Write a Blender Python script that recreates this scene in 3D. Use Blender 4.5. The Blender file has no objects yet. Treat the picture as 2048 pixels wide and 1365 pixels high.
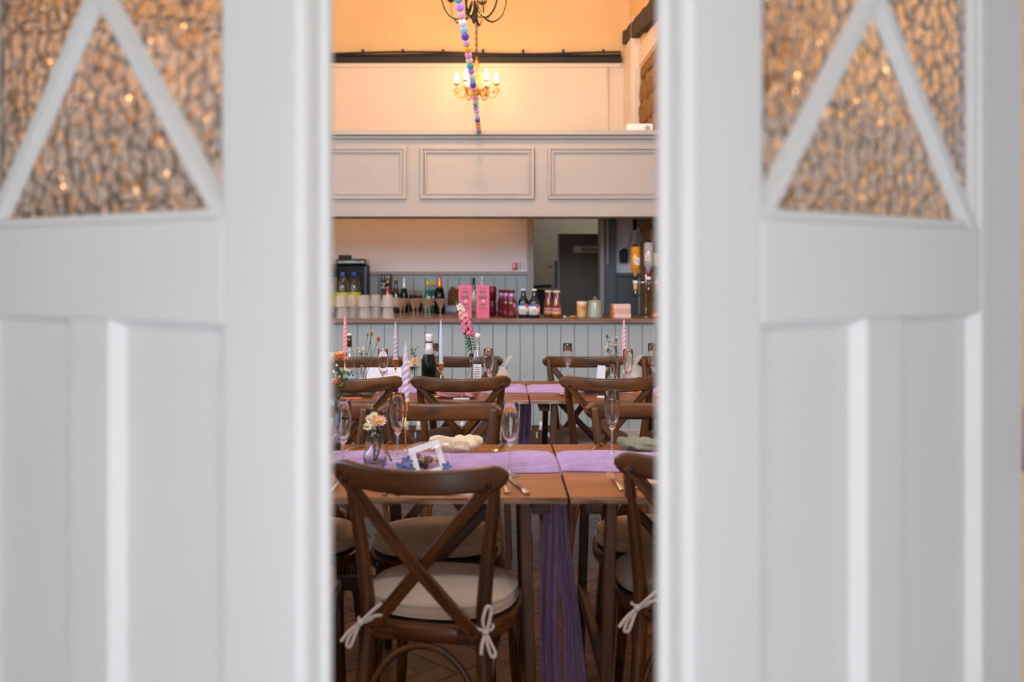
import bpy, bmesh, math, random
from math import pi, sin, cos, sqrt, radians
from mathutils import Vector, Matrix
random.seed(7)
sc = bpy.context.scene
col = sc.collection

# ------------------------------------------------------------------ camera, world, lights, exposure
H = 1.3655          # eye height
F = 1850.0          # focal length in pixels of the 2048 px frame
VX, VY = 990.0, 540.0
cam = bpy.data.cameras.new('camera'); camo = bpy.data.objects.new('camera', cam); col.objects.link(camo)
camo.location = (0, 0, H); camo.rotation_euler = (pi/2, 0, 0)
cam.sensor_width = 36; cam.lens = F/2048*36
cam.shift_x = (1024-VX)/2048; cam.shift_y = -(682.5-VY)/2048
cam.clip_start = 0.05
cam.dof.use_dof = True; cam.dof.focus_distance = 3.9; cam.dof.aperture_fstop = 2.2
sc.camera = camo
sc.view_settings.view_transform = 'Standard'; sc.view_settings.look = 'None'
sc.view_settings.gamma = 1; sc.view_settings.use_curve_mapping = False
sc.view_settings.exposure = 0.0
sc.cycles.max_bounces = 8; sc.cycles.diffuse_bounces = 4; sc.cycles.glossy_bounces = 4; sc.cycles.transmission_bounces = 8; sc.cycles.transparent_max_bounces = 24

w = bpy.data.worlds.new('World'); sc.world = w; w.use_nodes = True
w.node_tree.nodes['Background'].inputs[0].default_value = (0.90, 0.935, 1.0, 1)
w.node_tree.nodes['Background'].inputs[1].default_value = 2.85

def area_light(name, loc, rot, sx, sy, power, color):
    l = bpy.data.lights.new(name, 'AREA'); l.shape = 'RECTANGLE'; l.size = sx; l.size_y = sy
    l.energy = power; l.color = color
    o = bpy.data.objects.new(name, l); o.location = loc; o.rotation_euler = rot; col.objects.link(o); return o
DAY = (0.64, 0.79, 1.0)
# daylight by fanlight and two front windows; two unseen side windows added for highlights
area_light('daylight_fanlight', (0, 1.52, 2.92), (pi/2, 0, 0), 1.6, 0.95, 118, DAY)
area_light('daylight_front_window', (-2.0, 1.52, 2.1), (pi/2, 0, 0), 0.95, 1.75, 11, DAY)
area_light('daylight_front_window', (1.95, 1.52, 2.1), (pi/2, 0, 0), 0.95, 1.75, 11, DAY)
area_light('added_side_daylight', (-3.3, 2.75, 2.35), (0, radians(-90), 0), 1.6, 1.1, 28, DAY)
area_light('added_side_daylight', (-3.3, 4.35, 2.35), (0, radians(-90), 0), 1.6, 1.1, 28, DAY)

def P(x, y, d):      # frame pixel at depth d -> world point
    return Vector(((x-VX)*d/F, d, H-(y-VY)*d/F))
def XD(x, d): return (x-VX)*d/F

# ------------------------------------------------------------------ materials
MATS = {}
def nodes(name):
    m = bpy.data.materials.new(name); m.use_nodes = True; MATS[name] = m
    nt = m.node_tree; return m, nt, nt.nodes, nt.links, nt.nodes['Principled BSDF']
def C(c): return (*c, 1) if len(c) == 3 else c
def srgb(r, g, b):
    f = lambda v: (v/255/12.92) if v/255 <= .04045 else ((v/255+.055)/1.055)**2.4
    return (f(r), f(g), f(b))
def mat(name, color, rough=.5, metal=0, var=.0, vscale=8, bump=0, bscale=60, coat=0, spec=.5, sheen=0, trans=0, ior=1.45, sub=0, coords='Object'):
    m, nt, N, L, b = nodes(name)
    b.inputs['Base Color'].default_value = C(color); b.inputs['Roughness'].default_value = rough
    b.inputs['Metallic'].default_value = metal; b.inputs['Coat Weight'].default_value = coat
    b.inputs['Specular IOR Level'].default_value = spec; b.inputs['Sheen Weight'].default_value = sheen
    b.inputs['Transmission Weight'].default_value = trans; b.inputs['IOR'].default_value = ior
    if sub: b.inputs['Subsurface Weight'].default_value = sub; b.inputs['Subsurface Radius'].default_value = (.01, .006, .004)
    tc = N.new('ShaderNodeTexCoord')
    if var:
        t = N.new('ShaderNodeTexNoise'); t.inputs['Scale'].default_value = vscale; t.inputs['Detail'].default_value = 5
        L.new(tc.outputs[coords], t.inputs['Vector'])
        r = N.new('ShaderNodeValToRGB'); lo = [max(0, c*(1-var)) for c in color[:3]]; hi = [min(1, c*(1+var)) for c in color[:3]]
        r.color_ramp.elements[0].position = .3; r.color_ramp.elements[1].position = .7
        r.color_ramp.elements[0].color = C(lo); r.color_ramp.elements[1].color = C(hi)
        L.new(t.outputs['Fac'], r.inputs['Fac']); L.new(r.outputs['Color'], b.inputs['Base Color'])
    if bump:
        t = N.new('ShaderNodeTexNoise'); t.inputs['Scale'].default_value = bscale; t.inputs['Detail'].default_value = 4
        L.new(tc.outputs[coords], t.inputs['Vector'])
        bp = N.new('ShaderNodeBump'); bp.inputs['Strength'].default_value = bump; bp.inputs['Distance'].default_value = .01
        L.new(t.outputs['Fac'], bp.inputs['Height']); L.new(bp.outputs['Normal'], b.inputs['Normal'])
    return m
def wood(name, dark, light, rough=.4, su=4, sv=70, coat=.15, bump=.08, spread=.25):
    m, nt, N, L, b = nodes(name)
    tc = N.new('ShaderNodeTexCoord'); oi = N.new('ShaderNodeObjectInfo')
    mp = N.new('ShaderNodeMapping'); mp.inputs['Scale'].default_value = (su, sv, 1)
    cb = N.new('ShaderNodeCombineXYZ'); mu = N.new('ShaderNodeMath'); mu.operation = 'MULTIPLY'; mu.inputs[1].default_value = 37
    L.new(oi.outputs['Random'], mu.inputs[0]); L.new(mu.outputs[0], cb.inputs['X']); L.new(mu.outputs[0], cb.inputs['Z'])
    L.new(cb.outputs[0], mp.inputs['Location']); L.new(tc.outputs['UV'], mp.inputs['Vector'])
    t = N.new('ShaderNodeTexNoise'); t.inputs['Scale'].default_value = 1; t.inputs['Detail'].default_value = 6; t.inputs['Distortion'].default_value = .6
    L.new(mp.outputs[0], t.inputs['Vector'])
    r = N.new('ShaderNodeValToRGB'); r.color_ramp.elements[0].position = .32; r.color_ramp.elements[1].position = .7
    r.color_ramp.elements[0].color = C(dark); r.color_ramp.elements[1].color = C(light)
    L.new(t.outputs['Fac'], r.inputs['Fac'])
    hs = N.new('ShaderNodeHueSaturation')
    mr = N.new('ShaderNodeMapRange'); mr.inputs['To Min'].default_value = 1-spread; mr.inputs['To Max'].default_value = 1+spread
    L.new(oi.outputs['Random'], mr.inputs['Value']); L.new(mr.outputs[0], hs.inputs['Value']); L.new(r.outputs['Color'], hs.inputs['Color'])
    L.new(hs.outputs['Color'], b.inputs['Base Color'])
    b.inputs['Roughness'].default_value = rough; b.inputs['Coat Weight'].default_value = coat; b.inputs['Coat Roughness'].default_value = .25
    bp = N.new('ShaderNodeBump'); bp.inputs['Strength'].default_value = bump; bp.inputs['Distance'].default_value = .004
    L.new(t.outputs['Fac'], bp.inputs['Height']); L.new(bp.outputs['Normal'], b.inputs['Normal'])
    return m
def thin_glass(name, tint=(1, 1, 1), rough=.03, refl=1.0, milk=0, milkc=(1, 1, 1), base=.035, edge=.4, power=4):
    m = bpy.data.materials.new(name); m.use_nodes = True; MATS[name] = m
    nt = m.node_tree; N = nt.nodes; L = nt.links; N.clear()
    out = N.new('ShaderNodeOutputMaterial'); tr = N.new('ShaderNodeBsdfTransparent'); tr.inputs[0].default_value = C(tint)
    gl = N.new('ShaderNodeBsdfGlossy'); gl.inputs['Roughness'].default_value = rough
    fr = N.new('ShaderNodeLayerWeight'); fr.inputs[0].default_value = .5
    pw = N.new('ShaderNodeMath'); pw.operation = 'POWER'; pw.inputs[1].default_value = power; L.new(fr.outputs['Facing'], pw.inputs[0])
    mu = N.new('ShaderNodeMath'); mu.operation = 'MULTIPLY_ADD'; mu.inputs[1].default_value = edge*refl; mu.inputs[2].default_value = base*refl; mu.use_clamp = True
    L.new(pw.outputs[0], mu.inputs[0])
    mx = N.new('ShaderNodeMixShader'); L.new(mu.outputs[0], mx.inputs[0]); L.new(tr.outputs[0], mx.inputs[1]); L.new(gl.outputs[0], mx.inputs[2])
    last = mx.outputs[0]
    if milk:
        df = N.new('ShaderNodeBsdfTranslucent'); df.inputs[0].default_value = C(milkc)
        d2 = N.new('ShaderNodeBsdfDiffuse'); d2.inputs[0].default_value = C(milkc)
        ad = N.new('ShaderNodeMixShader'); ad.inputs[0].default_value = .5; L.new(df.outputs[0], ad.inputs[1]); L.new(d2.outputs[0], ad.inputs[2])
        m2 = N.new('ShaderNodeMixShader'); m2.inputs[0].default_value = milk; L.new(last, m2.inputs[1]); L.new(ad.outputs[0], m2.inputs[2]); last = m2.outputs[0]
    L.new(last, out.inputs[0]); return m
def emit(name, color, strength):
    m = bpy.data.materials.new(name); m.use_nodes = True; MATS[name] = m
    b = m.node_tree.nodes['Principled BSDF']; b.inputs['Base Color'].default_value = C(color)
    b.inputs['Emission Color'].default_value = C(color); b.inputs['Emission Strength'].default_value = strength; return m

mat('door_paint', (.80, .785, .765), .42, var=.02, vscale=3, bump=.02, bscale=25, spec=.35)
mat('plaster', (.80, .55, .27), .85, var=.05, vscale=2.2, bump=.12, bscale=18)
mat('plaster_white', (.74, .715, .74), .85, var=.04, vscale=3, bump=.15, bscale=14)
mat('board_white', (.78, .68, .56), .6, var=.03, vscale=2)
mat('gallery_paint', (.44, .405, .36), .5, var=.03, vscale=3)
mat('sage_paint', (.40, .47, .49), .5, var=.05, vscale=4, bump=.02)
mat('sage_dark', (.10, .12, .125), .5, var=.06, vscale=4)
mat('grey_trim', (.36, .34, .31), .55, var=.05)
mat('skirting_paint', (.46, .44, .42), .5, var=.04)
mat('sign_grey', (.50, .45, .36), .6)
mat('kitchen_wall', (.36, .345, .315), .7, var=.03)
mat('kitchen_door', (.085, .066, .042), .5, var=.05, vscale=2)
mat('dark_wood_trim', (.035, .026, .02), .6, var=.25)
mat('stone', (.30, .165, .06), .95, var=.45, vscale=14, bump=.6, bscale=40)
mat('mortar', (.34, .20, .085), .95, var=.2, vscale=20, bump=.5, bscale=60)
mat('beam', (.045, .035, .026), .8, var=.5, vscale=20, bump=.5, bscale=40)
mat('black_cable', (.012, .011, .01), .5)
mat('concrete', (.36, .40, .46), .9, var=.12, vscale=5, bump=.1)
mat('ceiling_paint', (.82, .76, .66), .8, var=.02)
wood('chair_wood', (.026, .008, .002), (.150, .050, .011), .38, 5, 60, .14)
wood('table_wood', (.160, .046, .008), (.38, .128, .026), .38, 2.6, 46, .2, spread=.08)
wood('table_edge', (.12, .055, .028), (.52, .34, .23), .7, 9, 60, 0, spread=.08)
wood('leg_wood', (.035, .013, .006), (.10, .042, .018), .5, 4, 60, .05)
wood('counter_wood', (.13, .075, .06), (.30, .19, .155), .45, 2, 40, .15, spread=.05)
wood('floor_wood', (.030, .010, .003), (.125, .046, .014), .36, 5, 60, .3, spread=.35)
mat('linen', (.60, .48, .38), .9, var=.05, vscale=60, bump=.25, bscale=420, sheen=.2)
mat('linen_side', (.58, .53, .51), .9, var=.05, vscale=60, bump=.25, bscale=420, sheen=.2)
mat('tie_cotton', (.74, .68, .64), .9, bump=.2, bscale=300)
mat('bolt', (.03, .025, .02), .4, .6)
mat('runner_lilac', (.43, .275, .515), .95, var=.10, vscale=30, sheen=.3)
_nt = MATS['runner_lilac'].node_tree; _b = _nt.nodes['Principled BSDF']; _tc = _nt.nodes.new('ShaderNodeTexCoord'); _mp = _nt.nodes.new('ShaderNodeMapping'); _mp.inputs['Scale'].default_value = (14, 95, 30)
_n = _nt.nodes.new('ShaderNodeTexNoise'); _n.inputs['Scale'].default_value = 1; _n.inputs['Detail'].default_value = 5; _n.inputs['Distortion'].default_value = 1.2
_bp = _nt.nodes.new('ShaderNodeBump'); _bp.inputs['Strength'].default_value = .9; _bp.inputs['Distance'].default_value = .008
_nt.links.new(_tc.outputs['Object'], _mp.inputs['Vector']); _nt.links.new(_mp.outputs[0], _n.inputs['Vector']); _nt.links.new(_n.outputs['Fac'], _bp.inputs['Height']); _nt.links.new(_bp.outputs['Normal'], _b.inputs['Normal'])
mat('brass', (.72, .46, .18), .25, 1)
mat('steel', (.62, .56, .50), .16, 1)
mat('chrome', (.75, .76, .78), .1, 1)
mat('iron', (.05, .032, .02), .5, .5, var=.4, vscale=30)
mat('gilt', (.62, .36, .10), .35, .9, var=.4, vscale=60)
mat('black_plastic', (.008, .009, .014), .45, spec=.3)
mat('white_plastic', (.80, .80, .80), .4)
mat('card_white', (.80, .79, .83), .6)
mat('ink', (.02, .02, .025), .6)
mat('ink_grey', (.12, .14, .17), .6)
mat('ink_white', (.85, .85, .85), .6)
mat('ink_red', (.62, .05, .04), .6)
mat('green_leaf', (.05, .15, .03), .6, var=.3, vscale=40)
mat('stem_dark', (.035, .06, .03), .6)
mat('petal_peach', (.80, .36, .18), .7, var=.15, vscale=60, sub=.1)
mat('petal_coral', (.72, .14, .11), .7, var=.2, vscale=60, sub=.1)
mat('petal_cream', (.86, .74, .56), .7, var=.1, vscale=60, sub=.1)
mat('petal_pink', (.78, .20, .30), .7, var=.25, vscale=50, sub=.1)
mat('petal_blush', (.86, .45, .38), .7, var=.2, vscale=50, sub=.1)
mat('daisy_eye', (.75, .50, .06), .8)
mat('daisy_white', (.78, .70, .52), .7)
thin_glass('clear_glass', (.985, .985, .98), .02, 1.5)
thin_glass('rose_glass', (.985, .965, .96), .04, 1.0)
thin_glass('bottle_clear', (.95, .96, .96), .08, 1.0, 0, (1, 1, 1), .08, .6, 2.5)
thin_glass('tumbler_plastic', (.96, .96, .98), .20, 1.0, .40, (.95, .97, 1.0), .20, .6, 2)
thin_glass('martini_glass', (.95, .90, .86), .12, 1.0, .14, (.85, .68, .55), .10, .5, 2)
thin_glass('foot_glass', (.985, .97, .965), .10, 1.0, .06, (1, .9, .85), .22, .6, 2)
thin_glass('cellophane', (.96, .94, .94), .12, 1.0, .05, (1, 1, 1), .06, .5, 2)
thin_glass('window_glass', (.98, .99, 1), .01, .4)
thin_glass('organza', (.9, .88, .85), .3, .4, .55, (.85, .80, .74))
mat('solid_glass', (1.0, .985, .98), .0, trans=1, ior=1.42)
# obscured door glass: hammered relief bends the view of the hall behind it
m, nt, N, L, b = nodes('obscure_glass')
b.inputs['Base Color'].default_value = (.93, .90, .86, 1); b.inputs['Transmission Weight'].default_value = 1
b.inputs['Roughness'].default_value = .05; b.inputs['IOR'].default_value = 1.45
tc = N.new('ShaderNodeTexCoord'); t = N.new('ShaderNodeTexVoronoi'); t.feature = 'F1'; t.inputs['Scale'].default_value = 52
L.new(tc.outputs['Object'], t.inputs['Vector'])
bp = N.new('ShaderNodeBump'); bp.inputs['Strength'].default_value = 1; bp.inputs['Distance'].default_value = .008
sq = N.new('ShaderNodeMath'); sq.operation = 'MULTIPLY'; L.new(t.outputs['Distance'], sq.inputs[0]); L.new(t.outputs['Distance'], sq.inputs[1])
L.new(sq.outputs[0], bp.inputs['Height']); L.new(bp.outputs['Normal'], b.inputs['Normal'])

# ------------------------------------------------------------------ mesh builder
def catmull(pts, n=6):
    pts = [Vector(p) for p in pts]; out = []
    for i in range(len(pts)-1):
        p0 = pts[max(i-1, 0)]; p1 = pts[i]; p2 = pts[i+1]; p3 = pts[min(i+2, len(pts)-1)]
        for k in range(n):
            t = k/n
            out.append(.5*((2*p1)+(p2-p0)*t+(2*p0-5*p1+4*p2-p3)*t*t+(3*p1-p0-3*p2+p3)*t**3))
    out.append(pts[-1]); return out
def lerp_list(vals, n):
    out = []
    for i in range(n):
        t = i/(n-1)*(len(vals)-1); k = min(int(t), len(vals)-2); out.append(vals[k]+(vals[k+1]-vals[k])*(t-k))
    return out
class MB:
    def __init__(s): s.v = []; s.f = []; s.u = []; s.s = []; s.mi = []; s.m = 0
    def add(s, vs, fs, us, smooth=False, M=None):
        o = len(s.v)
        s.v += [(M @ Vector(p))[:] if M else tuple(p) for p in vs]
        for f, u in zip(fs, us): s.f.append([o+i for i in f]); s.u.append(u); s.s.append(smooth); s.mi.append(s.m)
        return s
    def box(s, c, d, M=None, grain=None):
        c = Vector(c); h = Vector(d)/2
        g = grain if grain is not None else max(range(3), key=lambda i: d[i])
        vs = [Vector((c.x+sx*h.x, c.y+sy*h.y, c.z+sz*h.z)) for sz in (-1, 1) for sy in (-1, 1) for sx in (-1, 1)]
        fs = [(0, 2, 3, 1), (4, 5, 7, 6), (0, 1, 5, 4), (2, 6, 7, 3), (0, 4, 6, 2), (1, 3, 7, 5)]
        nx = [2, 2, 1, 1, 0, 0]; off = len(s.f)*.37; us = []
        for f, n in zip(fs, nx):
            ax = [a for a in range(3) if a != n]
            ua = g if g in ax else ax[0]; va = [a for a in ax if a != ua][0]
            us.append([(vs[i][ua], vs[i][va]+off+n*.13) for i in f])
        return s.add(vs, fs, us, False, M)
    def sweep(s, pts, secs, up=None, closed=False, caps=True, smooth=True, M=None):
        """secs: one section [(a,b)..] or a list of sections, one per point"""
        pts = [Vector(p) for p in pts]; n = len(pts)
        if not isinstance(secs[0][0], (tuple, list)): secs = [secs]*n
        k = len(secs[0]); vs = []; arc = 0; arcs = []
        prev = None
        for i, p in enumerate(pts):
            if closed: T = pts[(i+1) % n]-pts[i-1]
            else: T = pts[min(i+1, n-1)]-pts[max(i-1, 0)]
            T = T.normalized()
            if up is not None:
                A = T.cross(Vector(up))
                A = A.normalized() if A.length > 1e-5 else Vector((1, 0, 0))
            else:
                if prev is None:
                    r = Vector((0, 0, 1)) if abs(T.z) < .9 else Vector((1, 0, 0)); A = T.cross(r).normalized()
                else: A = (prev-T*prev.dot(T)).normalized()
                prev = A
            Bn = A.cross(T)
            if i: arc += (p-pts[i-1]).length
            arcs.append(arc)
            for a, b in secs[i]: vs.append(p+A*a+Bn*b)
        fs = []; us = []
        per = [0]
        for j in range(k):
            q0 = secs[0][j]; q1 = secs[0][(j+1) % k]; per.append(per[-1]+math.hypot(q1[0]-q0[0], q1[1]-q0[1]))
        for i in range(n if closed else n-1):
            i2 = (i+1) % n; a2 = arcs[i2] if i2 else arcs[-1]+.01
            for j in range(k):
                j2 = (j+1) % k
                fs.append((i*k+j, i*k+j2, i2*k+j2, i2*k+j)); us.append([(arcs[i], per[j]), (arcs[i], per[j+1]), (a2, per[j+1]), (a2, per[j])])
        s.add(vs, fs, us, smooth, M)
        if caps and not closed:
            o = len(s.v)-len(vs)
            for base in (0, (n-1)*k):
                s.f.append([o+base+j for j in range(k)]); s.u.append([secs[0][j] for j in range(k)]); s.s.append(False); s.mi.append(s.m)
        return s
    def tube(s, pts, r, n=8, closed=False, M=None, caps=True):
        rs = r if isinstance(r, (list, tuple)) else [r]*len(pts)
        if len(rs) != len(pts): rs = lerp_list(rs, len(pts))
        return s.sweep(pts, [[(q*cos(2*pi*j/n), q*sin(2*pi*j/n)) for j in range(n)] for q in rs], None, closed, caps, True, M)
    def lathe(s, prof, n=16, c=(0, 0, 0), smooth=True, M=None, fn=None):
        vs = []; fs = []; us = []; k = len(prof)
        for i in range(n):
            a = 2*pi*i/n
            for j, (r, z) in enumerate(prof):
                rr = r*(fn(a, z) if fn else 1)
                vs.append((c[0]+rr*cos(a), c[1]+rr*sin(a), c[2]+z))
        for i in range(n):
            i2 = (i+1) % n
            for j in range(k-1):
                fs.append((i*k+j, i2*k+j, i2*k+j+1, i*k+j+1))
                us.append([(i/n, prof[j][1]), ((i+1)/n, prof[j][1]), ((i+1)/n, prof[j+1][1]), (i/n, prof[j+1][1])])
        s.add(vs, fs, us, smooth, M); o = len(s.v)-len(vs)
        for j in (0, k-1):
            if prof[j][0] > 1e-4 and not (abs(prof[0][0]-prof[-1][0]) < 1e-6 and abs(prof[0][1]-prof[-1][1]) < 1e-6):
                s.f.append([o+i*k+j for i in range(n)]); s.u.append([(0, 0)]*n); s.s.append(False); s.mi.append(s.m)
        return s
    def ball(s, c, r, n=12, m=8, sc3=(1, 1, 1), M=None, fn=None):
        prof = [(max(1e-5, sin(pi*j/m)), -cos(pi*j/m)) for j in range(m+1)]
        vs = []; fs = []; us = []; k = m+1
        for i in range(n):
            a = 2*pi*i/n
            for q, z in prof:
                d = Vector((q*cos(a), q*sin(a), z)); rr = r*(fn(d) if fn else 1)
                vs.append((c[0]+d.x*rr*sc3[0], c[1]+d.y*rr*sc3[1], c[2]+d.z*rr*sc3[2]))
        for i in range(n):
            i2 = (i+1) % n
            for j in range(m):
                fs.append((i*k+j, i2*k+j, i2*k+j+1, i*k+j+1)); us.append([(i/n, j/m), ((i+1)/n, j/m), ((i+1)/n, (j+1)/m), (i/n, (j+1)/m)])
        return s.add(vs, fs, us, True, M)
    def prism(s, outline, h0, h1, M=None):
        """outline in local XY, extruded along local Z"""
        n = len(outline); vs = [(x, y, h0) for x, y in outline]+[(x, y, h1) for x, y in outline]
        fs = [tuple(range(n-1, -1, -1)), tuple(range(n, 2*n))]; us = [[outline[i] for i in range(n-1, -1, -1)], list(outline)]
        for i in range(n):
            j = (i+1) % n; fs.append((i, j, n+j, n+i)); us.append([(i*.05, h0), ((i+1)*.05, h0), ((i+1)*.05, h1), (i*.05, h1)])
        return s.add(vs, fs, us, False, M)
    def grid(s, fn, nu, nv, smooth=True, M=None):
        vs = []; fs = []; us = []
        for i in range(nu+1):
            for j in range(nv+1): vs.append(fn(i/nu, j/nv))
        for i in range(nu):
            for j in range(nv):
                a = i*(nv+1)+j; fs.append((a, a+nv+1, a+nv+2, a+1))
                us.append([(i/nu, j/nv), ((i+1)/nu, j/nv), ((i+1)/nu, (j+1)/nv), (i/nu, (j+1)/nv)])
        return s.add(vs, fs, us, smooth, M)
    def mesh(s, name):
        me = bpy.data.meshes.new(name); me.from_pydata(s.v, [], s.f)
        uv = me.uv_layers.new(name='UVMap'); flat = [c for u in s.u for p in u for c in p]
        uv.data.foreach_set('uv', flat)
        me.polygons.foreach_set('use_smooth', s.s); me.polygons.foreach_set('material_index', s.mi)
        bm = bmesh.new(); bm.from_mesh(me); bmesh.ops.remove_doubles(bm, verts=bm.verts, dist=1e-6)
        bmesh.ops.recalc_face_normals(bm, faces=bm.faces); bm.to_mesh(me); bm.free()
        return me
    def build(s, name, mats, parent=None, loc=None, rot=None, bevel=0, solid=0):
        me = s.mesh(name)
        for q in ([mats] if isinstance(mats, str) else mats): me.materials.append(MATS[q])
        o = bpy.data.objects.new(name, me); col.objects.link(o)
        if parent: o.parent = parent
        if loc is not None: o.location = loc
        if rot is not None: o.rotation_euler = rot if isinstance(rot, (tuple, list)) else (0, 0, rot)
        if solid: md = o.modifiers.new('solid', 'SOLIDIFY'); md.thickness = solid; md.offset = 0
        if bevel: md = o.modifiers.new('bevel', 'BEVEL'); md.width = bevel; md.segments = 2; md.limit_method = 'ANGLE'; md.angle_limit = radians(40)
        return o
def tag(o, label=None, cat=None, group=None, kind=None):
    if label: o['label'] = label
    if cat: o['category'] = cat
    if group: o['group'] = group
    if kind: o['kind'] = kind
    return o
def thing(name, label, cat, loc=(0, 0, 0), rotz=0, group=None):
    o = bpy.data.objects.new(name, None); o.empty_display_size = .05; col.objects.link(o)
    o.location = loc; o.rotation_euler = (0, 0, rotz); return tag(o, label, cat, group)
def copy_tree(o, parent=None):
    kids = list(o.children); c = o.copy(); col.objects.link(c); c.parent = parent
    for k in kids: copy_tree(k, c)
    return c
def dup(root, loc, rotz=0, label=None, group=None):
    c = copy_tree(root); c.location = loc; c.rotation_euler = (0, 0, rotz)
    if label: c['label'] = label
    if group: c['group'] = group
    return c
def struct(o): o['kind'] = 'structure'; return o
def share(name, me, parent=None, loc=(0, 0, 0), rot=(0, 0, 0), scale=(1, 1, 1)):
    o = bpy.data.objects.new(name, me); col.objects.link(o); o.parent = parent; o.location = loc; o.rotation_euler = rot; o.scale = scale; return o
def text(name, s, size, material, parent=None, loc=(0, 0, 0), rot=(pi/2, 0, 0), ext=.0006, align='CENTER', scale=(1, 1, 1), bold=0):
    cu = bpy.data.curves.new(name, 'FONT'); cu.body = s; cu.size = size; cu.extrude = ext; cu.align_x = align; cu.align_y = 'CENTER'; cu.resolution_u = 3; cu.offset = bold
    o = bpy.data.objects.new(name, cu); col.objects.link(o)
    me = bpy.data.meshes.new_from_object(o.evaluated_get(bpy.context.evaluated_depsgraph_get()))
    bpy.data.objects.remove(o); me.name = name; me.materials.clear(); me.materials.append(MATS[material])
    return share(name, me, parent, loc, rot, scale)
def rrect(w_, h_, r, n=4):
    out = []
    for cx, cy, a0 in ((w_/2-r, h_/2-r, 0), (-w_/2+r, h_/2-r, 90), (-w_/2+r, -h_/2+r, 180), (w_/2-r, -h_/2+r, 270)):
        for k in range(n+1):
            a = radians(a0+90*k/n); out.append((cx+r*cos(a), cy+r*sin(a)))
    return out

# ------------------------------------------------------------------ the room shell
XL, XR, YF, YB, ZC = -3.2, 2.8, 1.62, 8.6, 4.7
XS = 1.264                                    # stone wall beside the bar
fl = struct(MB().box(((XL+XR)/2, 5.85, -.03), (XR-XL+.4, 8.9, .04)).build('floor', 'dark_wood_trim'))
blk = MB().box((0, 0, 0), (.36, .09, .012)).mesh('parquet_block'); blk.materials.append(MATS['floor_wood'])
Lb, Wb, g = .36, .09, .003
cnt = 0
rt = Matrix.Rotation(radians(45), 2)
for i in range(-60, 60):
    for j in range(-20, 20):
        # herringbone lattice turned 45 degrees
        for q in (0, 1):
            bx, by = (i*Wb + j*Lb*1.0 + i*0, i*Wb - j*Lb) if False else (i*Wb + j*Lb, -i*Wb + j*Lb)
            if q == 0: px, py, a = bx+Lb/2, by+Wb/2, 0
            else: px, py, a = bx+Lb+Wb/2-Wb, by+Wb+Lb/2, pi/2
            p = rt @ Vector((px, py))
            X, Y = p.x, p.y+4.4
            if -.75 < X < 1.05 and 2.35 < Y < 6.72 and cnt < 300:
                o = share('parquet_block', blk, fl, (X, Y, -.006 + random.uniform(-.0006, .0006)), (0, 0, a+radians(45)), ((Lb-g)/.36, (Wb-g)/.09, 1)); cnt += 1
struct(MB().box((0, .35, -.04), (9, 2.5, .06)).build('floor_porch', 'concrete'))
mat('skyblock_paint', (.30, .29, .285), .8, var=.04)  # unseen porch walls, added to block sky and darken the doors towards the hinges
struct(MB().box((-1.12, .25, 1.15), (.12, 2.48, 2.3)).build('wall_skyblock_left', 'skyblock_paint'))
struct(MB().box((1.12, .25, 1.15), (.12, 2.48, 2.3)).build('wall_skyblock_right', 'skyblock_paint'))
struct(MB().box((0, .25, 2.33), (2.36, 2.48, .06)).build('ceiling_skyblock', 'board_white'))  # unseen cream porch roof, added to cut skylight and warm the upper doors
# front wall with doorway, fanlight and two windows
wf = MB()
def wallx(mb, y, t, x0, x1, z0, z1, holes):
    xs = sorted({x0, x1, *[h[0] for h in holes], *[h[1] for h in holes]}); zs = sorted({z0, z1, *[h[2] for h in holes], *[h[3] for h in holes]})
    for a, b_ in zip(xs, xs[1:]):
        for c, d in zip(zs, zs[1:]):
            mx, mz = (a+b_)/2, (c+d)/2
            if not any(h[0] < mx < h[1] and h[2] < mz < h[3] for h in holes): mb.box(((a+b_)/2, y, (c+d)/2), (b_-a, t, d-c))
HOLES = [(-.87, .85, 0, 2.2), (-.85, .85, 2.4, 3.45), (-2.5, -1.5, 1.2, 3.0), (1.45, 2.45, 1.2, 3.0)]
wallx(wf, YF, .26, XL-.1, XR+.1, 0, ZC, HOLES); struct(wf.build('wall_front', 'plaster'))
for n_, h in enumerate(HOLES[1:]):
    cx, cz, ww, hh = (h[0]+h[1])/2, (h[2]+h[3])/2, h[1]-h[0], h[3]-h[2]
    f = MB()
    for sx in (-1, 1): f.box((cx+sx*(ww/2-.025), YF-.06, cz), (.05, .07, hh))
    for sz in (-1, 1): f.box((cx, YF-.06, cz+sz*(hh/2-.025)), (ww, .07, .05))
    f.box((cx, YF-.06, cz), (.03, .05, hh)); f.box((cx, YF-.06, cz), (ww, .05, .03))
    wo = struct(f.build('window_%d' % (n_+1), 'door_paint')); MB().box((cx, YF-.125, cz), (ww-.02, .004, hh-.02)).build('pane', 'window_glass', wo)
wl = MB()
LH = [(2.15, 3.35, 1.5, 3.2), (3.75, 4.95, 1.5, 3.2)]  # side window openings added out of view for side highlights
ys = [YF, 2.15, 3.35, 3.75, 4.95, YB+.2]
for a, b_ in zip(ys, ys[1:]):
    if (a, b_) in ((2.15, 3.35), (3.75, 4.95)):
        wl.box((XL, (a+b_)/2, .75), (.2, b_-a, 1.5)); wl.box((XL, (a+b_)/2, (3.2+ZC)/2), (.2, b_-a, ZC-3.2))
    else: wl.box((XL, (a+b_)/2, ZC/2), (.2, b_-a, ZC))
struct(wl.build('wall_left', 'plaster'))
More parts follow.
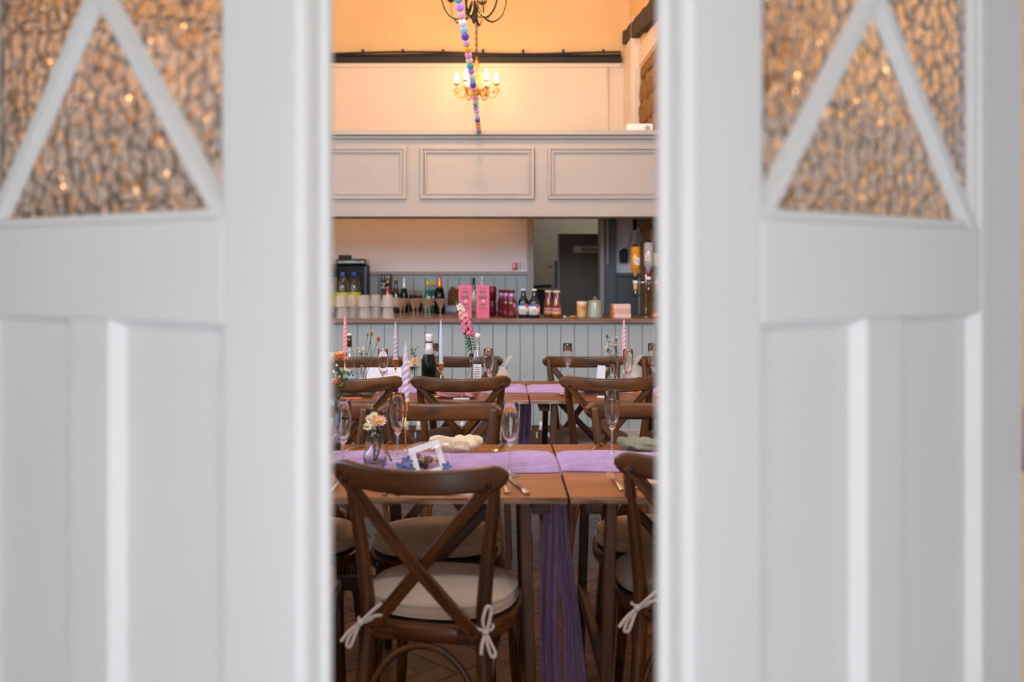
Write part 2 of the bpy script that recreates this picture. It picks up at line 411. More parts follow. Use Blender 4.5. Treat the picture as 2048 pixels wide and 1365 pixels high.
for n_, h in enumerate(LH):
    f = MB(); cy, cz = (h[0]+h[1])/2, 2.35
    for sy in (-1, 1): f.box((XL, cy+sy*.575, cz), (.08, .05, 1.7))
    for sz in (-1, 1): f.box((XL, cy, cz+sz*.825), (.08, 1.2, .05))
    f.box((XL, cy, cz), (.05, .03, 1.7)); f.box((XL, cy, cz), (.05, 1.2, .03))
    wo = struct(f.build('window_%d' % (n_+4), 'door_paint')); MB().box((XL+.03, cy, cz), (.004, 1.18, 1.68)).build('pane', 'window_glass', wo)
struct(MB().box((XR, 4.2, ZC/2), (.2, 5.4, ZC)).build('wall_right', 'plaster'))
struct(MB().box((-.2, 5.1, ZC+.05), (6.6, 7.6, .1)).build('ceiling', 'ceiling_paint'))
# upper end wall above the gallery, with boarded lower half and black cable rail
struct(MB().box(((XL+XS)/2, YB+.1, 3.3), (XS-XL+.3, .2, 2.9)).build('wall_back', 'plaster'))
tr = struct(MB().box(((XL+XS)/2, YB-.006, 2.64), (XS-XL, .012, 1.28)).build('trim_1', 'board_white'))
MB().box(((XL+XS)/2-.05, YB-.016, 3.262), (XS-XL-.1, .032, .036)).build('moulding', 'board_white', tr, bevel=.004)
MB().tube([(1.045, YB-.02, 2.05), (1.045, YB-.02, 3.24)], .012, 8).build('conduit', 'board_white', tr)
MB().box((1.215, YB-.02, 2.62), (.05, .03, 1.2)).build('edge_board', 'board_white', tr)
tr = struct(MB().box(((XL+XS)/2-.04, YB-.025, 3.315), (XS-XL-.1, .05, .05)).build('trim_2', 'black_cable', bevel=.006))
for k in range(3):
    pts = []
    for i in range(60):
        x = XL+.1+(XS-XL-.2)*i/59
        pts.append((x, YB-.05-.006*k, 3.345+.012*k+.012*sin(x*3.1+k*2)*(.4+.5*k)*.6))
    MB().tube(pts, .009, 6).build('cable', 'black_cable', tr)
for i in range(12):
    x = XL+.5+i*.37
    if x < XS-.1: MB().box((x, YB-.062, 3.385), (.022, .03, .03)).build('cable_clip', 'black_cable', tr)
# stone side wall beside the bar (upper and lower), joined to the hall by a return wall
sw = struct(MB().box((XS+.1, 7.9, 2.35), (.2, 2.0, 4.7)).build('wall_stone', 'mortar'))
struct(MB().box(((XS+XR)/2+.1, 6.99, ZC/2), (XR-XS-.02, .1, ZC)).build('wall_return', 'plaster'))
def stone_mesh(seed):
    rd = random.Random(seed); ph = [rd.uniform(0, 6) for _ in range(6)]
    return MB().ball((0, 0, 0), 1, 12, 7, fn=lambda d: (1/max(.62, (abs(d.y)**3.2+abs(d.z)**3.2+abs(d.x)**3.2)**(1/3.2)))*(.92+.07*sin(3*d.y+ph[0])+.06*sin(4*d.z+ph[1])+.05*sin(7*d.y*d.z+ph[2]))).mesh('stone')
SM = [stone_mesh(k) for k in range(6)]
for q in SM: q.materials.append(MATS['stone'])
for (z0, z1, y0, y1) in ((2.0, 3.1, 6.99, 7.95), (.95, 1.93, 7.0, 7.78)):
    z = z0
    while z < z1-.04:
        hh = random.uniform(.13, .27); y = y0+random.uniform(-.12, .04)
        while y < y1-.05:
            ww = min(random.uniform(.10, .36), y1-y)
            hz = min(hh, z1-z)*random.uniform(.7, 1.08)
            if y > 6.96: share('stone', SM[random.randrange(6)], sw, (XS-.004, y+ww/2, z+hz/2), (random.uniform(-.28, .28), 0, 0), (random.uniform(.02, .04), ww/2*.95, hz/2*.95))
            y += ww
        z += hh
MB().box((XS-.006, 7.75, 3.9), (.012, 1.7, 1.6)).build('plaster_upper', 'plaster', sw)
MB().box((XS-.003, 7.5, 3.2), (.05, 1.1, .17)).build('plaster_band', 'board_white', sw, bevel=.01)
MB().box((XS-.035, 8.27, 2.7), (.07, .56, 1.44)).build('pilaster', 'board_white', sw, bevel=.012)
MB().tube([(XS-.075, 8.02, 2.1), (XS-.075, 8.02, 3.5), (XS-.06, 8.05, 3.56), (XS-.02, 8.1, 3.54)], .011, 8).build('pipe', 'board_white', sw)
bmk = MB(); pts = [(XS-.04, 6.95+.1*i, 3.33+.011*i+.008*sin(i*1.7)) for i in range(17)]
bmk.sweep(pts, [[(a*(1+.06*sin(i*2.1)), b_*(1-.02*i)*(1+.05*sin(i*1.3))) for a, b_ in rrect(.09, .17, .012, 2)] for i in range(17)], up=(0, 0, 1), smooth=False)
struct(bmk.build('trim_3', 'beam'))
# gallery front and floor
gz0, gz1 = 1.762, 2.36
gal = struct(MB().box((-.2, 6.90, (gz0+gz1)/2), (6.0, .06, gz1-gz0)).build('wall_gallery', 'gallery_paint'))
MB().box((-.2, 6.885, gz1+.018), (6.0, .15, .036)).build('cap_rail', 'gallery_paint', gal, bevel=.005)
MB().box((-.2, 6.857, gz1-.012), (6.0, .03, .024)).build('cap_moulding', 'gallery_paint', gal, bevel=.006)
MB().box((-.2, 6.90, gz0-.008), (6.0, .07, .012)).build('soffit_shadow', 'dark_wood_trim', gal)  # dark strip stands in for the shadow line under the gallery edge
def frame_mesh(x0, x1, z0, z1, wd, y0, dp):
    mb = MB()
    for k, (ins, w_, d_) in enumerate(((0, wd*.45, dp), (wd*.45, wd*.3, dp*.45), (wd*.75, wd*.25, dp*.8))):
        a, b_, c, d = x0+ins, x1-ins, z0+ins, z1-ins
        mb.box(((a+b_)/2, y0-d_/2, d-w_/2), (b_-a, d_, w_)); mb.box(((a+b_)/2, y0-d_/2, c+w_/2), (b_-a, d_, w_))
        mb.box((a+w_/2, y0-d_/2, (c+d)/2), (w_, d_, d-c-2*w_)); mb.box((b_-w_/2, y0-d_/2, (c+d)/2), (w_, d_, d-c-2*w_))
    return mb
for k in range(-2, 3):
    x0 = -.555+k*.947
    frame_mesh(x0, x0+.844, 1.891, 2.28, .045, 6.871, .022).build('panel_moulding', 'gallery_paint', gal, bevel=.003)
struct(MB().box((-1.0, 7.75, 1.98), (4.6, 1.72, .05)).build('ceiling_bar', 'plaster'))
# bar back wall with doorway to the kitchen
bw = MB(); DX0, DX1 = .335, .915
wallx(bw, 8.13, .12, XL, XS, 0, 1.955, [(DX0, DX1, 0, 1.954)])
wb = struct(bw.build('wall_bar', 'plaster_white'))
MB().box(((XL+.29)/2, 8.052, 1.335), (.29-XL, .05, .032)).build('dado_rail', 'grey_trim', wb, bevel=.006)
MB().box(((XL+.29)/2, 8.06, 1.305), (.29-XL, .02, .02)).build('dado_bead', 'sage_paint', wb)
bdm = MB().box((0, 0, 0), (.094, .018, .88)).mesh('board'); bdm.materials.append(MATS['sage_paint'])
for i in range(18):
    x = .24-i*.1
    share('board', bdm, wb, (x, 8.062, .86), (0, 0, 0))
MB().box(((XL+.29)/2, 8.068, .86), (.29-XL, .006, .88)).build('board_backing', 'sage_dark', wb)
MB().box((DX0-.028, 8.10, .98), (.056, .2, 1.95)).build('door_lining', 'grey_trim', wb, bevel=.004)
MB().box((DX1+.014, 8.10, .98), (.036, .2, 1.95)).build('door_lining', 'grey_trim', wb, bevel=.004)
MB().box((1.0, 8.05, .98), (.10, .06, 1.95)).build('dark_post', 'sage_dark', wb, bevel=.004)
MB().box((.972, 8.0, 1.66), (.02, .02, .5)).build('light_strip', 'grey_trim', wb, bevel=.003)
MB().box((1.16, 8.04, 1.325), (.2, .05, .03)).build('dado_rail', 'sage_dark', wb, bevel=.004)
for i in range(2): MB().box((1.10+i*.1, 8.06, .66), (.094, .02, 1.3)).build('board', 'sage_dark', wb)
# kitchen beyond
struct(MB().box((.75, 10.1, 1.2), (2.2, .1, 2.4)).build('wall_kitchen', 'kitchen_wall'))
struct(MB().box((.2, 9.15, 1.2), (.1, 1.9, 2.4)).build('wall_kitchen_side', 'kitchen_wall'))
struct(MB().box((1.6, 9.15, 1.2), (.1, 1.9, 2.4)).build('wall_kitchen_far', 'kitchen_wall'))
struct(MB().box((.8, 9.15, 2.4), (1.8, 2.0, .1)).build('ceiling_kitchen', 'kitchen_wall'))
kd = struct(MB().box((.80, 8.62, .86), (.42, .04, 1.68)).build('door_3', 'kitchen_door', bevel=.002))
MB().box((.592, 8.62, .86), (.012, .045, 1.68)).build('door_edge', 'grey_trim', kd)
MB().box((.86, 8.596, 1.556), (.26, .006, .062)).build('sign_plate', 'sign_grey', kd)
text('lettering', 'Kitchen', .053, 'ink', kd, (.886, 8.592, 1.556), bold=.0012)
MB().tube([(.585, 8.62, 1.40), (.55, 8.62, 1.40), (.49, 8.62, 1.395)], .007, 8).build('lever_handle', 'chrome', kd)
MB().box((.57, 8.62, 1.32), (.03, .05, .26)).build('lock_plate', 'bolt', kd)
kl = tag(thing('kitchen_fill', 'added unseen fill lamp in the kitchen beyond the bar', 'lamp', (1.1, 9.2, 2.33)))  # no lamp in view here; added to brighten the dark kitchen
MB().lathe([(.1, .02), (.1, 0), (.07, -.03), (.0001, -.04)], 16).build('shade', 'white_plastic', kl)
l = bpy.data.lights.new('kitchen_fill_light', 'POINT'); l.energy = 10; l.color = (1, .94, .84); l.shadow_soft_size = .08
o = bpy.data.objects.new('kitchen_fill_light', l); col.objects.link(o); o.parent = kl; o.location = (0, 0, -.12)
kc = tag(thing('kitchen_worktop', 'pale kitchen worktop seen through the doorway beside the bar', 'worktop', (.52, 9.6, 0)))
MB().box((0, 0, .45), (.5, .6, .86)).build('cupboard', 'kitchen_wall', kc); MB().box((0, -.01, .9), (.52, .64, .04)).build('top', 'grey_trim', kc, bevel=.004)
mw = tag(thing('coffee_machine', 'black coffee machine with sloping lid in the kitchen doorway', 'machine', (.47, 9.5, .92)))
MB().box((0, 0, .12), (.26, .28, .24)).build('body', 'black_plastic', mw, bevel=.01)
MB().box((.0, -.02, .275), (.24, .3, .03), Matrix.Rotation(-.06, 4, 'Y')).build('lid', 'black_plastic', mw, bevel=.006)
MB().box((.07, -.17, .1), (.1, .08, .16)).build('water_tank', 'black_plastic', mw, bevel=.01)

# ------------------------------------------------------------------ the two door leaves in front of the camera
def door_leaf(idx, m_, origin, ang):
    root = struct(bpy.data.objects.new('door_%d' % idx, None)); col.objects.link(root)
    root.location = origin; root.rotation_euler = (0, 0, ang)
    W, T = .763, .046
    zb, zp0, zp1, zg0, zg1, zt = .01, .24, 1.302, 1.426, 2.03, 2.15
    def bx(name, x0, x1, y0, y1, z0, z1, mt='door_paint', bev=.003):
        return MB().box((m_*(x0+x1)/2, (y0+y1)/2, (z0+z1)/2), (x1-x0, y1-y0, z1-z0)).build(name, mt, root, bevel=bev)
    # free stile with rounded leading edge and rebate
    sec = [(0.010, 0), (.125, 0), (.125, T), (-.004, T), (-.006, T-.012), (0, T-.014), (0, .010), (.003, .003)]
    MB().prism([(m_*x, y) for x, y in sec], zb, zt).build('stile', 'door_paint', root, bevel=.003)
    bx('stile', .635, W, 0, T, zb, zt)
    bx('bottom_rail', .125, .635, 0, T, zb, zp0); bx('lock_rail', .125, .635, 0, T, zp1, zg0); bx('top_rail', .125, .635, 0, T, zg1, zt)
    bx('mullion', .338, .4225, 0, T, zp0, zp1)
    for a, b_ in ((.125, .338), (.4225, .635)):
        bx('panel', a-.004, b_+.004, .019, .029, zp0-.004, zp1+.004, bev=0)
        mb = MB(); wd = .011                      # sloping bead round the panel
        def wedge(p0, p1, inx, inz):
            vs = [(m_*p0[0], .004, p0[1]), (m_*p1[0], .004, p1[1]), (m_*p0[0], .0195, p0[1]), (m_*p1[0], .0195, p1[1]),
                  (m_*(p0[0]+inx+(wd if inz else 0)*0), .0195, p0[1]+inz), (m_*(p1[0]+inx), .0195, p1[1]+inz)]
            mb.add(vs, [(0, 1, 5, 4), (0, 2, 3, 1), (2, 4, 5, 3), (0, 4, 2), (1, 3, 5)], [[(0, 0)]*4, [(0, 0)]*4, [(0, 0)]*4, [(0, 0)]*3, [(0, 0)]*3])
        wedge((a, zp0), (a, zp1), wd, 0); wedge((b_, zp0), (b_, zp1), -wd, 0); wedge((a, zp0), (b_, zp0), 0, wd); wedge((a, zp1), (b_, zp1), 0, -wd)
        mb.build('panel_bead', 'door_paint', root)
    bx('glass', .12, .64, .020, .026, zg0-.005, zg1+.005, 'obscure_glass', 0)
    def bar(p0, p1, wd=.027):
        a = Vector((p0[0]*m_, 0, p0[1])); b_ = Vector((p1[0]*m_, 0, p1[1]))
        MB().sweep([a+Vector((0, .012, 0)), b_+Vector((0, .012, 0))], [(-wd/2, -.009), (-wd*.3, .008), (wd*.3, .008), (wd/2, -.009)] if m_ > 0 else [(-wd/2, -.009), (-wd*.3, .008), (wd*.3, .008), (wd/2, -.009)], up=(0, -1, 0), smooth=False).build('glazing_bar', 'door_paint', root)
    for z_ in (.25, 1.1, 1.9): MB().tube([(m_*(W+.004), -.004, z_-.05), (m_*(W+.004), -.004, z_+.05)], .006, 8).build('hinge', 'steel', root)
    zc_ = 1.735; xc = .375
    bar((.128, zg0-.01), (xc, zc_)); bar((.632, zg0-.01), (xc, zc_)); bar((xc, zc_), (.128, zg1)); bar((xc, zc_), (.632, zg1))
    for z0, z1, x0, x1 in ((zg0, zg0+.012, .125, .635), (zg1-.012, zg1, .125, .635), (zg0, zg1, .125, .135), (zg0, zg1, .622, .635)):
        bx('glazing_bead', x0, x1, .006, .020, z0, z1, bev=.003)
    return root
cs = MB()
for x_ in (-.92, .90): cs.box((x_, 1.475, 1.12), (.09, .03, 2.24))
cs.box((-.01, 1.475, 2.25), (1.91, .03, .09)); struct(cs.build('trim_4', 'door_paint', bevel=.004))
door_leaf(1, -1, (-.209, 1.0, 0), radians(-32.5))
door_leaf(2, 1, (.209, 1.0, 0), radians(36))

# ------------------------------------------------------------------ chandeliers
WARM = (1.0, .50, .16)
emit('bulb_glow', (1.0, .70, .36), 35)
def point(name, loc, power, size=.03, parent=None):
    l = bpy.data.lights.new(name, 'POINT'); l.energy = power; l.color = WARM; l.shadow_soft_size = size
    o = bpy.data.objects.new(name, l); col.objects.link(o); o.location = loc
    if parent: o.parent = parent
    return o
FLAME = [(.0001, .0), (.009, .004), (.0125, .016), (.0115, .03), (.007, .045), (.002, .058), (.0001, .062)]
def chain(mb, z0, z1, x=0, y=0, th=.0024):
    z = z0; k = 0
    while z < z1:
        a = [(x+(.008*cos(t) if k % 2 else 0), y+(0 if k % 2 else .008*cos(t)), z+.016+.016*sin(t)) for t in [2*pi*i/10 for i in range(10)]]
        mb.tube(a, th, 5, closed=True); z += .027; k += 1
def chandelier_iron(loc):
    r = thing('iron_chandelier', 'black wrought iron chandelier with sweeping arms nearest the ball garland', 'chandelier', loc)
    hub = MB().lathe([(.0001, -.03), (.008, -.025), (.012, -.01), (.022, .01), (.014, .03), (.02, .06), (.012, .1), (.016, .18), (.008, .22), (.0001, .23)], 14); hub.build('hub', 'iron', r)
    ch = MB(); chain(ch, .23, ZC-loc[2]-.02); ch.build('chain', 'iron', r)
    MB().lathe([(.05, 0), (.05, -.01), (.02, -.03), (.006, -.04)], 16, (0, 0, ZC-loc[2])).build('ceiling_rose', 'iron', r)
    for k in range(6):
        a = 2*pi*k/6+.28; M = Matrix.Rotation(a, 4, 'Z')
        arm = MB().tube(catmull([(.012, 0, .12), (.035, 0, .06), (.075, 0, .012), (.125, 0, -.005), (.18, 0, .035), (.208, 0, .105), (.212, 0, .155)], 6), [.0075, .0068, .006, .006], 7, M=M)
        arm.ball((.125, 0, -.005), .009, 8, 6, M=M)
        ao = arm.build('arm', 'iron', r)
        MB().lathe([(.006, .15), (.02, .158), (.032, .175), (.030, .177), (.012, .165), (.0001, .163)], 14, (.212, 0, 0), M=M).build('drip_pan', 'iron', ao)
        MB().lathe([(.010, .165), (.010, .235), (.0001, .236)], 10, (.212, 0, 0), M=M).build('candle_tube', 'card_white', ao)
        MB().lathe(FLAME, 10, (.212, 0, .236), M=M).build('bulb', 'bulb_glow', ao)
    for k in range(5):
        a = 2*pi*k/5+.1; M = Matrix.Rotation(a, 4, 'Z')
        MB().tube(catmull([(.014, 0, .17), (.05, 0, .13), (.062, 0, .06), (.04, 0, .015), (.012, 0, .03)], 6), .004, 6, M=M).build('scroll', 'iron', r)
    point('chandelier_glow', (0, 0, .34), 95, .12, r)
    return r
c1 = P(948, 45, 5.9); chandelier_iron((c1.x, 5.9, c1.z+.02))
def chandelier_gilt(loc):
    r = thing('gilt_chandelier', 'small gilt leaf chandelier with glowing candle bulbs above the gallery', 'chandelier', loc)
    MB().lathe([(.0001, -.045), (.012, -.04), (.022, -.015), (.012, .0), (.018, .02), (.03, .03), (.014, .045)], 12).build('finial', 'iron', r)
    MB().lathe([(.012, .04), (.007, .1), (.012, .16), (.006, .22), (.014, .28), (.026, .30), (.012, .33), (.004, .36), (.0001, .37)], 12).build('stem', 'gilt', r)
    ch = MB(); chain(ch, .36, ZC-loc[2]-.02, th=.0042); ch.build('chain', 'iron', r)
    MB().lathe([(.05, 0), (.05, -.01), (.02, -.03), (.006, -.04)], 16, (0, 0, ZC-loc[2])).build('ceiling_rose', 'iron', r)
    for k in range(6):
        a = 2*pi*k/6+.0; M = Matrix.Rotation(a, 4, 'Z')
        pts = catmull([(.015, 0, .03), (.06, 0, .055), (.09, 0, .02), (.13, 0, -.005), (.175, 0, .02), (.19, 0, .06), (.165, 0, .08), (.15, 0, .055), (.168, 0, .04)], 6)
        arm = MB().tube(pts, [.0065, .006, .005, .004], 6, M=M); ao = arm.build('arm', 'gilt', r)
        MB().tube([(.172, 0, .078), (.172, 0, .105)], .004, 6, M=M).build('socket', 'gilt', ao)
        MB().lathe([(.004, .10), (.018, .105), (.028, .115), (.026, .117), (.0001, .108)], 12, (.172, 0, 0), M=M).build('drip_pan', 'gilt', ao)
        MB().lathe([(.009, .108), (.009, .135), (.0001, .136)], 8, (.172, 0, 0), M=M).build('candle_tube', 'card_white', ao)
        MB().lathe([(q*1.5, z*1.35) for q, z in FLAME], 10, (.172, 0, .134), M=M).build('bulb', 'bulb_glow', ao)
        for q in range(8):
            t = .03+.022*q; lf = MB()
            Ml = M @ Matrix.Translation((t, .006*(-1)**q, .03+.012*sin(q*2))) @ Matrix.Rotation(.8*(-1)**q, 4, 'Z') @ Matrix.Rotation(-.7, 4, 'Y')
            lf.add([(0, 0, 0), (.020, .010, .003), (.046, 0, .006), (.020, -.010, .003), (.020, 0, -.003)], [(0, 1, 4), (1, 2, 4), (2, 3, 4), (3, 0, 4), (0, 3, 2, 1)], [[(0, 0)]*3]*4+[[(0, 0)]*4], True, Ml)
            lf.build('leaf', 'gilt', ao)
        MB().tube(catmull([(.01, 0, .30), (.045, 0, .27), (.055, 0, .2), (.03, 0, .12), (.012, 0, .05)], 5), .003, 5, M=M).build('scroll', 'gilt', r)
        MB().lathe([(.0001, 0), (.009, .01), (.007, .024), (.0001, .034)], 6, (.05, 0, .13), M=M, smooth=False).build('crystal_drop', 'clear_glass', r)
    point('chandelier_glow', (0, 0, .24), 7, .16, r)
    return r
c2 = P(953, 205, 8.05); chandelier_gilt((c2.x, 8.05, c2.z+.045))
# warm light strip fixed under the gallery, washing the wall behind the bar
sl = tag(thing('light_strip', 'warm light strip fixed high on the wall under the gallery', 'lamp', (-.75, 7.72, 1.93)))
MB().box((0, 0, .012), (2.0, .03, .02)).build('housing', 'chrome', sl, bevel=.003)
MB().box((0, 0, -.001), (1.96, .018, .006)).build('diffuser', 'card_white', sl)
l = bpy.data.lights.new('strip_glow', 'AREA'); l.shape = 'RECTANGLE'; l.size = 1.96; l.size_y = .02; l.energy = 3.4; l.color = (1, .45, .12)
o = bpy.data.objects.new('strip_glow', l); col.objects.link(o); o.parent = sl; o.location = (0, 0, -.006); o.rotation_euler = (radians(32), 0, 0)
# ------------------------------------------------------------------ felt ball garland
GC = {'lilac': srgb(190, 130, 215), 'pink': srgb(235, 165, 175), 'white': srgb(235, 228, 220), 'sky': srgb(150, 195, 215), 'purple': srgb(105, 70, 190),
      'yellow': srgb(245, 180, 25), 'rose': srgb(240, 150, 200), 'teal': srgb(80, 170, 180), 'beige': srgb(225, 205, 185)}
for k, c in GC.items(): mat('felt_'+k, c, .95, var=.08, vscale=60, bump=.3, bscale=200, sheen=.3)
SEQ = ['teal', 'lilac', 'pink', 'white', 'sky', 'purple', 'pink', 'yellow', 'rose', 'beige', 'teal', 'lilac', 'white', 'sky', 'purple', 'pink', 'yellow', 'rose', 'beige', 'teal', 'lilac', 'rose', 'white', 'sky', 'purple', 'pink', 'yellow', 'rose']
ga = thing('felt_ball_garland', 'string of pastel felt balls strung up to the gallery rail', 'garland', P(957, 262, 6.79))
base = ga.location.copy()
NB = 40; gp = []
for i in range(NB):
    d = 6.79-(6.79-2.7)*i/(NB-1); t = (6.79-d)/(6.79-3.85)
    x = -.12-.035*t+.012*sin(t*3); z = base.z+.11*t-.03*t*(1-t)*1.5
    gp.append(Vector((x, d, z)))
MB().tube([p-base for p in gp], .0012, 5).build('string', 'card_white', ga)
bmesh_cache = {}
for i, p in enumerate(gp):
    cname = SEQ[(len(SEQ)*4-i) % len(SEQ)]
    if cname not in bmesh_cache:
        bmesh_cache[cname] = MB().ball((0, 0, 0), .019, 14, 10).mesh('felt_ball'); bmesh_cache[cname].materials.append(MATS['felt_'+cname])
    share('felt_ball', bmesh_cache[cname], ga, p-base)
MB().tube(catmull([(0, -1.05, .03), (.012, -1.06, .0), (.02, -1.05, -.06), (.0, -1.04, -.075), (.008, -1.05, -.02)], 6), .0015, 5).build('loose_end', 'card_white', ga)
# white box on the gallery ledge
pb = P(1278, 262, 7.02); pr = thing('projector', 'white projector sitting on the gallery ledge near the stone wall', 'projector', (pb.x, 7.02, gz1+.036))
MB().prism(rrect(.2, .16, .02), 0, .068).build('case', 'white_plastic', pr, bevel=.008)
MB().box((-.115, -.02, .01), (.03, .02, .015)).build('plug', 'black_plastic', pr)
MB().lathe([(.018, 0), (.018, .006), (.012, .006), (.0001, .004)], 14, M=Matrix.Translation((.05, -.08, .035)) @ Matrix.Rotation(pi/2, 4, 'X')).build('lens', 'grey_trim', pr)
MB().box((0, .02, -.02), (.16, .1, .04)).build('mount', 'white_plastic', pr)

# ------------------------------------------------------------------ bar
BZ = 1.005
bar = thing('bar_counter', 'pale blue boarded bar with a dark timber top under the gallery', 'bar', (0, 6.8, 0))
MB().box((-.9, .36, BZ-.017), (4.4, .76, .034)).build('counter_top', 'counter_wood', bar, bevel=.006)
MB().box((-.9, .06, .48), (4.3, .06, .96)).build('frame', 'sage_dark', bar)
bfm = MB().box((0, 0, 0), (.0955, .016, .80)).mesh('board'); bfm.materials.append(MATS['sage_paint'])
for i in range(24):
    share('board', bfm, bar, (-1.115+i*.1-.05, .022, .57))
MB().box((-.9, .012, .095), (4.3, .03, .19)).build('skirting', 'skirting_paint', bar, bevel=.004)
MB().box((-.9, .03, .963), (4.3, .03, .016)).build('shadow_bead', 'sage_paint', bar)
bb = thing('back_bar_shelf', 'dark timber back counter along the boarded wall behind the bar', 'shelf', (-.6, 7.82, 0))
MB().box((0, 0, BZ-.017), (1.75, .42, .034)).build('top', 'counter_wood', bb, bevel=.004)
MB().box((0, .05, .48), (1.7, .3, .96)).build('carcass', 'sage_dark', bb)
# ------------------------------------------------------------------ bottle kit
mat('champagne_dark', (.003, .004, .003), .04, spec=.3)
mat('green_glass', (.0, .16, .13), .08, spec=.8, coat=.4)
mat('red_glass', (.13, .004, .014), .06, spec=.8, coat=.5)
mat('amber_glass', (.20, .055, .008), .06, spec=.8, coat=.5)
mat('amber_pale', (.62, .27, .02), .08, spec=.8, coat=.4)
mat('red_liquor', (.35, .02, .03), .08, spec=.8, coat=.4)
mat('brown_glass', (.03, .012, .006), .06, spec=.8, coat=.5)
mat('navy_glass', (.008, .010, .02), .06, spec=.8, coat=.5)
mat('foil_silver', (.78, .78, .82), .35, .3)
mat('foil_orange', (.80, .30, .08), .3, .6)
mat('cap_blue', (.01, .16, .62), .4)
mat('label_yellow', (.80, .62, .01), .5, var=.1)
mat('label_lime', (.45, .60, .03), .5)
mat('label_white', (.78, .76, .72), .6)
mat('label_blue', (.35, .58, .78), .6)
mat('label_pink', (.62, .22, .45), .6)
mat('label_cream', (.78, .68, .52), .6)
mat('label_gold', (.62, .44, .16), .45)
mat('label_black', (.02, .02, .02), .5)
mat('yellow_wax', (.70, .66, .06), .5)
mat('purple_foil', (.45, .30, .70), .3, .4)
thin_glass('water', (.97, .98, .98), .03, .5)
def ring(r, z0, z1, e=.0008): return [(r+e, z0), (r+e, z1)]
def bottle(name, label, cat, loc, prof, glass, bands=(), group=None, n=18, inv=False, rotz=0):
    r = thing(name, label, cat, loc, rotz, group)
    M = (Matrix.Translation((0, 0, prof[-1][1])) @ Matrix.Rotation(pi, 4, 'X')) if inv else None
    MB().lathe(prof, n, M=M).build('bottle_glass', glass, r)
    for nm, mt, pf in bands: MB().lathe(pf, n, M=M).build(nm, mt, r)
    return r
CH = [(.0001, .012), (.03, .004), (.037, .0), (.0385, .01), (.0385, .12), (.036, .15), (.026, .19), (.0165, .22), (.0145, .255), (.0150, .27), (.0150, .285), (.0001, .286)]
def sc_prof(p, sr, sz): return [(a*sr, b_*sz) for a, b_ in p]
def at(x, d, z): return (XD(x, d), d, z)
# lemonade bottles
LEM = [(.0001, .006), (.04, 0), (.05, .01), (.052, .04), (.052, .19), (.051, .22), (.043, .265), (.027, .298), (.0145, .312), (.0145, .322)]
def lemonade(x, d, lab):
    r = bottle('lemonade_bottle', lab, 'bottle', at(x, d, BZ), LEM, 'bottle_clear',
           (('cap', 'cap_blue', [(.017, .318), (.017, .338), (.015, .341), (.0001, .341)]),
            ('label_top', 'label_lime', ring(.052, .165, .185, .0012)), ('label', 'label_yellow', ring(.052, .06, .165, .0012))), 'lemonade bottles on the bar')
    for k in range(5):
        a = -pi/2+(k-2)*.42; MB().box((cos(a)*.0535, sin(a)*.0535, .14+.008*(k % 2)), (.01, .002, .014), None).build('print_mark', 'ink_grey', r)
lemonade(708, 7.22, 'clear lemonade bottle with yellow label and blue cap, right of its pair')
lemonade(685, 7.10, 'clear lemonade bottle with yellow label and blue cap, middle of the three')
lemonade(662, 7.24, 'yellow labelled lemonade bottle furthest left, partly behind the left door')
BIG = [(.0001, .006), (.05, 0), (.062, .012), (.063, .3), (.062, .40), (.055, .43), (.03, .448), (.0001, .452)]
bottle('water_cooler_bottle', 'tall round-topped clear bottle at the left end of the bar', 'bottle', at(659, 7.36, BZ), BIG, 'bottle_clear',
       (('tap_band', 'label_black', ring(.063, .30, .41)),))
# stacked plastic tumblers, upside down, two high
TUM = [(.049, 0), (.0495, .003), (.048, .006), (.0385, .081), (.035, .0865), (.0001, .0865)]
tb = None
for k, x in enumerate((684, 706, 729, 752, 776)):
    for lv in (0, 1):
        d = 6.89+.08*(k % 2); xx = x+(0 if lv == 0 else (-1 if k > 1 else -3))
        lab = '%s plastic tumbler upturned on the bar, %s in the row of five' % ('upper' if lv else 'lower', ('leftmost', 'second', 'middle', 'fourth', 'rightmost')[k])
        if tb is None:
            tb = thing('plastic_tumbler', lab, 'tumbler', at(xx, d, BZ+.0866*lv), 0, 'upturned tumblers on the bar')
            MB().lathe(TUM, 20).build('cup', 'tumbler_plastic', tb)
            MB().lathe([(.0495, 0), (.0512, .002), (.0495, .004)], 20).build('rim', 'tumbler_plastic', tb)
        else: dup(tb, at(xx, d, BZ+.0866*lv), 0, lab)
# martini glasses
MAR = [(.0001, .002), (.024, .0), (.025, .003), (.012, .009), (.0065, .016), (.006, .052), (.011, .058), (.006, .064), (.042, .142), (.0425, .144), (.041, .143), (.0045, .070), (.0001, .069)]
mg = None
for k, (x, d, ww) in enumerate(((801, 6.9, 'first glass from the tumblers'), (808, 7.0, 'behind the first glass from the tumblers'), (827, 6.9, 'third glass from the tumblers'), (835, 7.0, 'fourth glass from the tumblers'), (851, 6.9, 'fifth glass from the tumblers'), (859, 7.0, 'sixth glass from the tumblers'), (881, 6.9, 'standing alone nearest the pink cartons'))):
    lab = 'wide-rimmed cocktail glass on the bar, '+ww
    if mg is None:
        mg = thing('cocktail_glass', lab, 'glass', at(x, d, BZ), 0, 'cocktail glasses on the bar'); MB().lathe(MAR, 18).build('bowl_and_stem', 'martini_glass', mg)
        MB().lathe([(.0425, .1425), (.0435, .1435), (.0425, .1445), (.0415, .1435), (.0425, .1425)], 18).build('rim', 'rose_glass', mg)
    else: dup(mg, at(x, d, BZ), 0, lab)
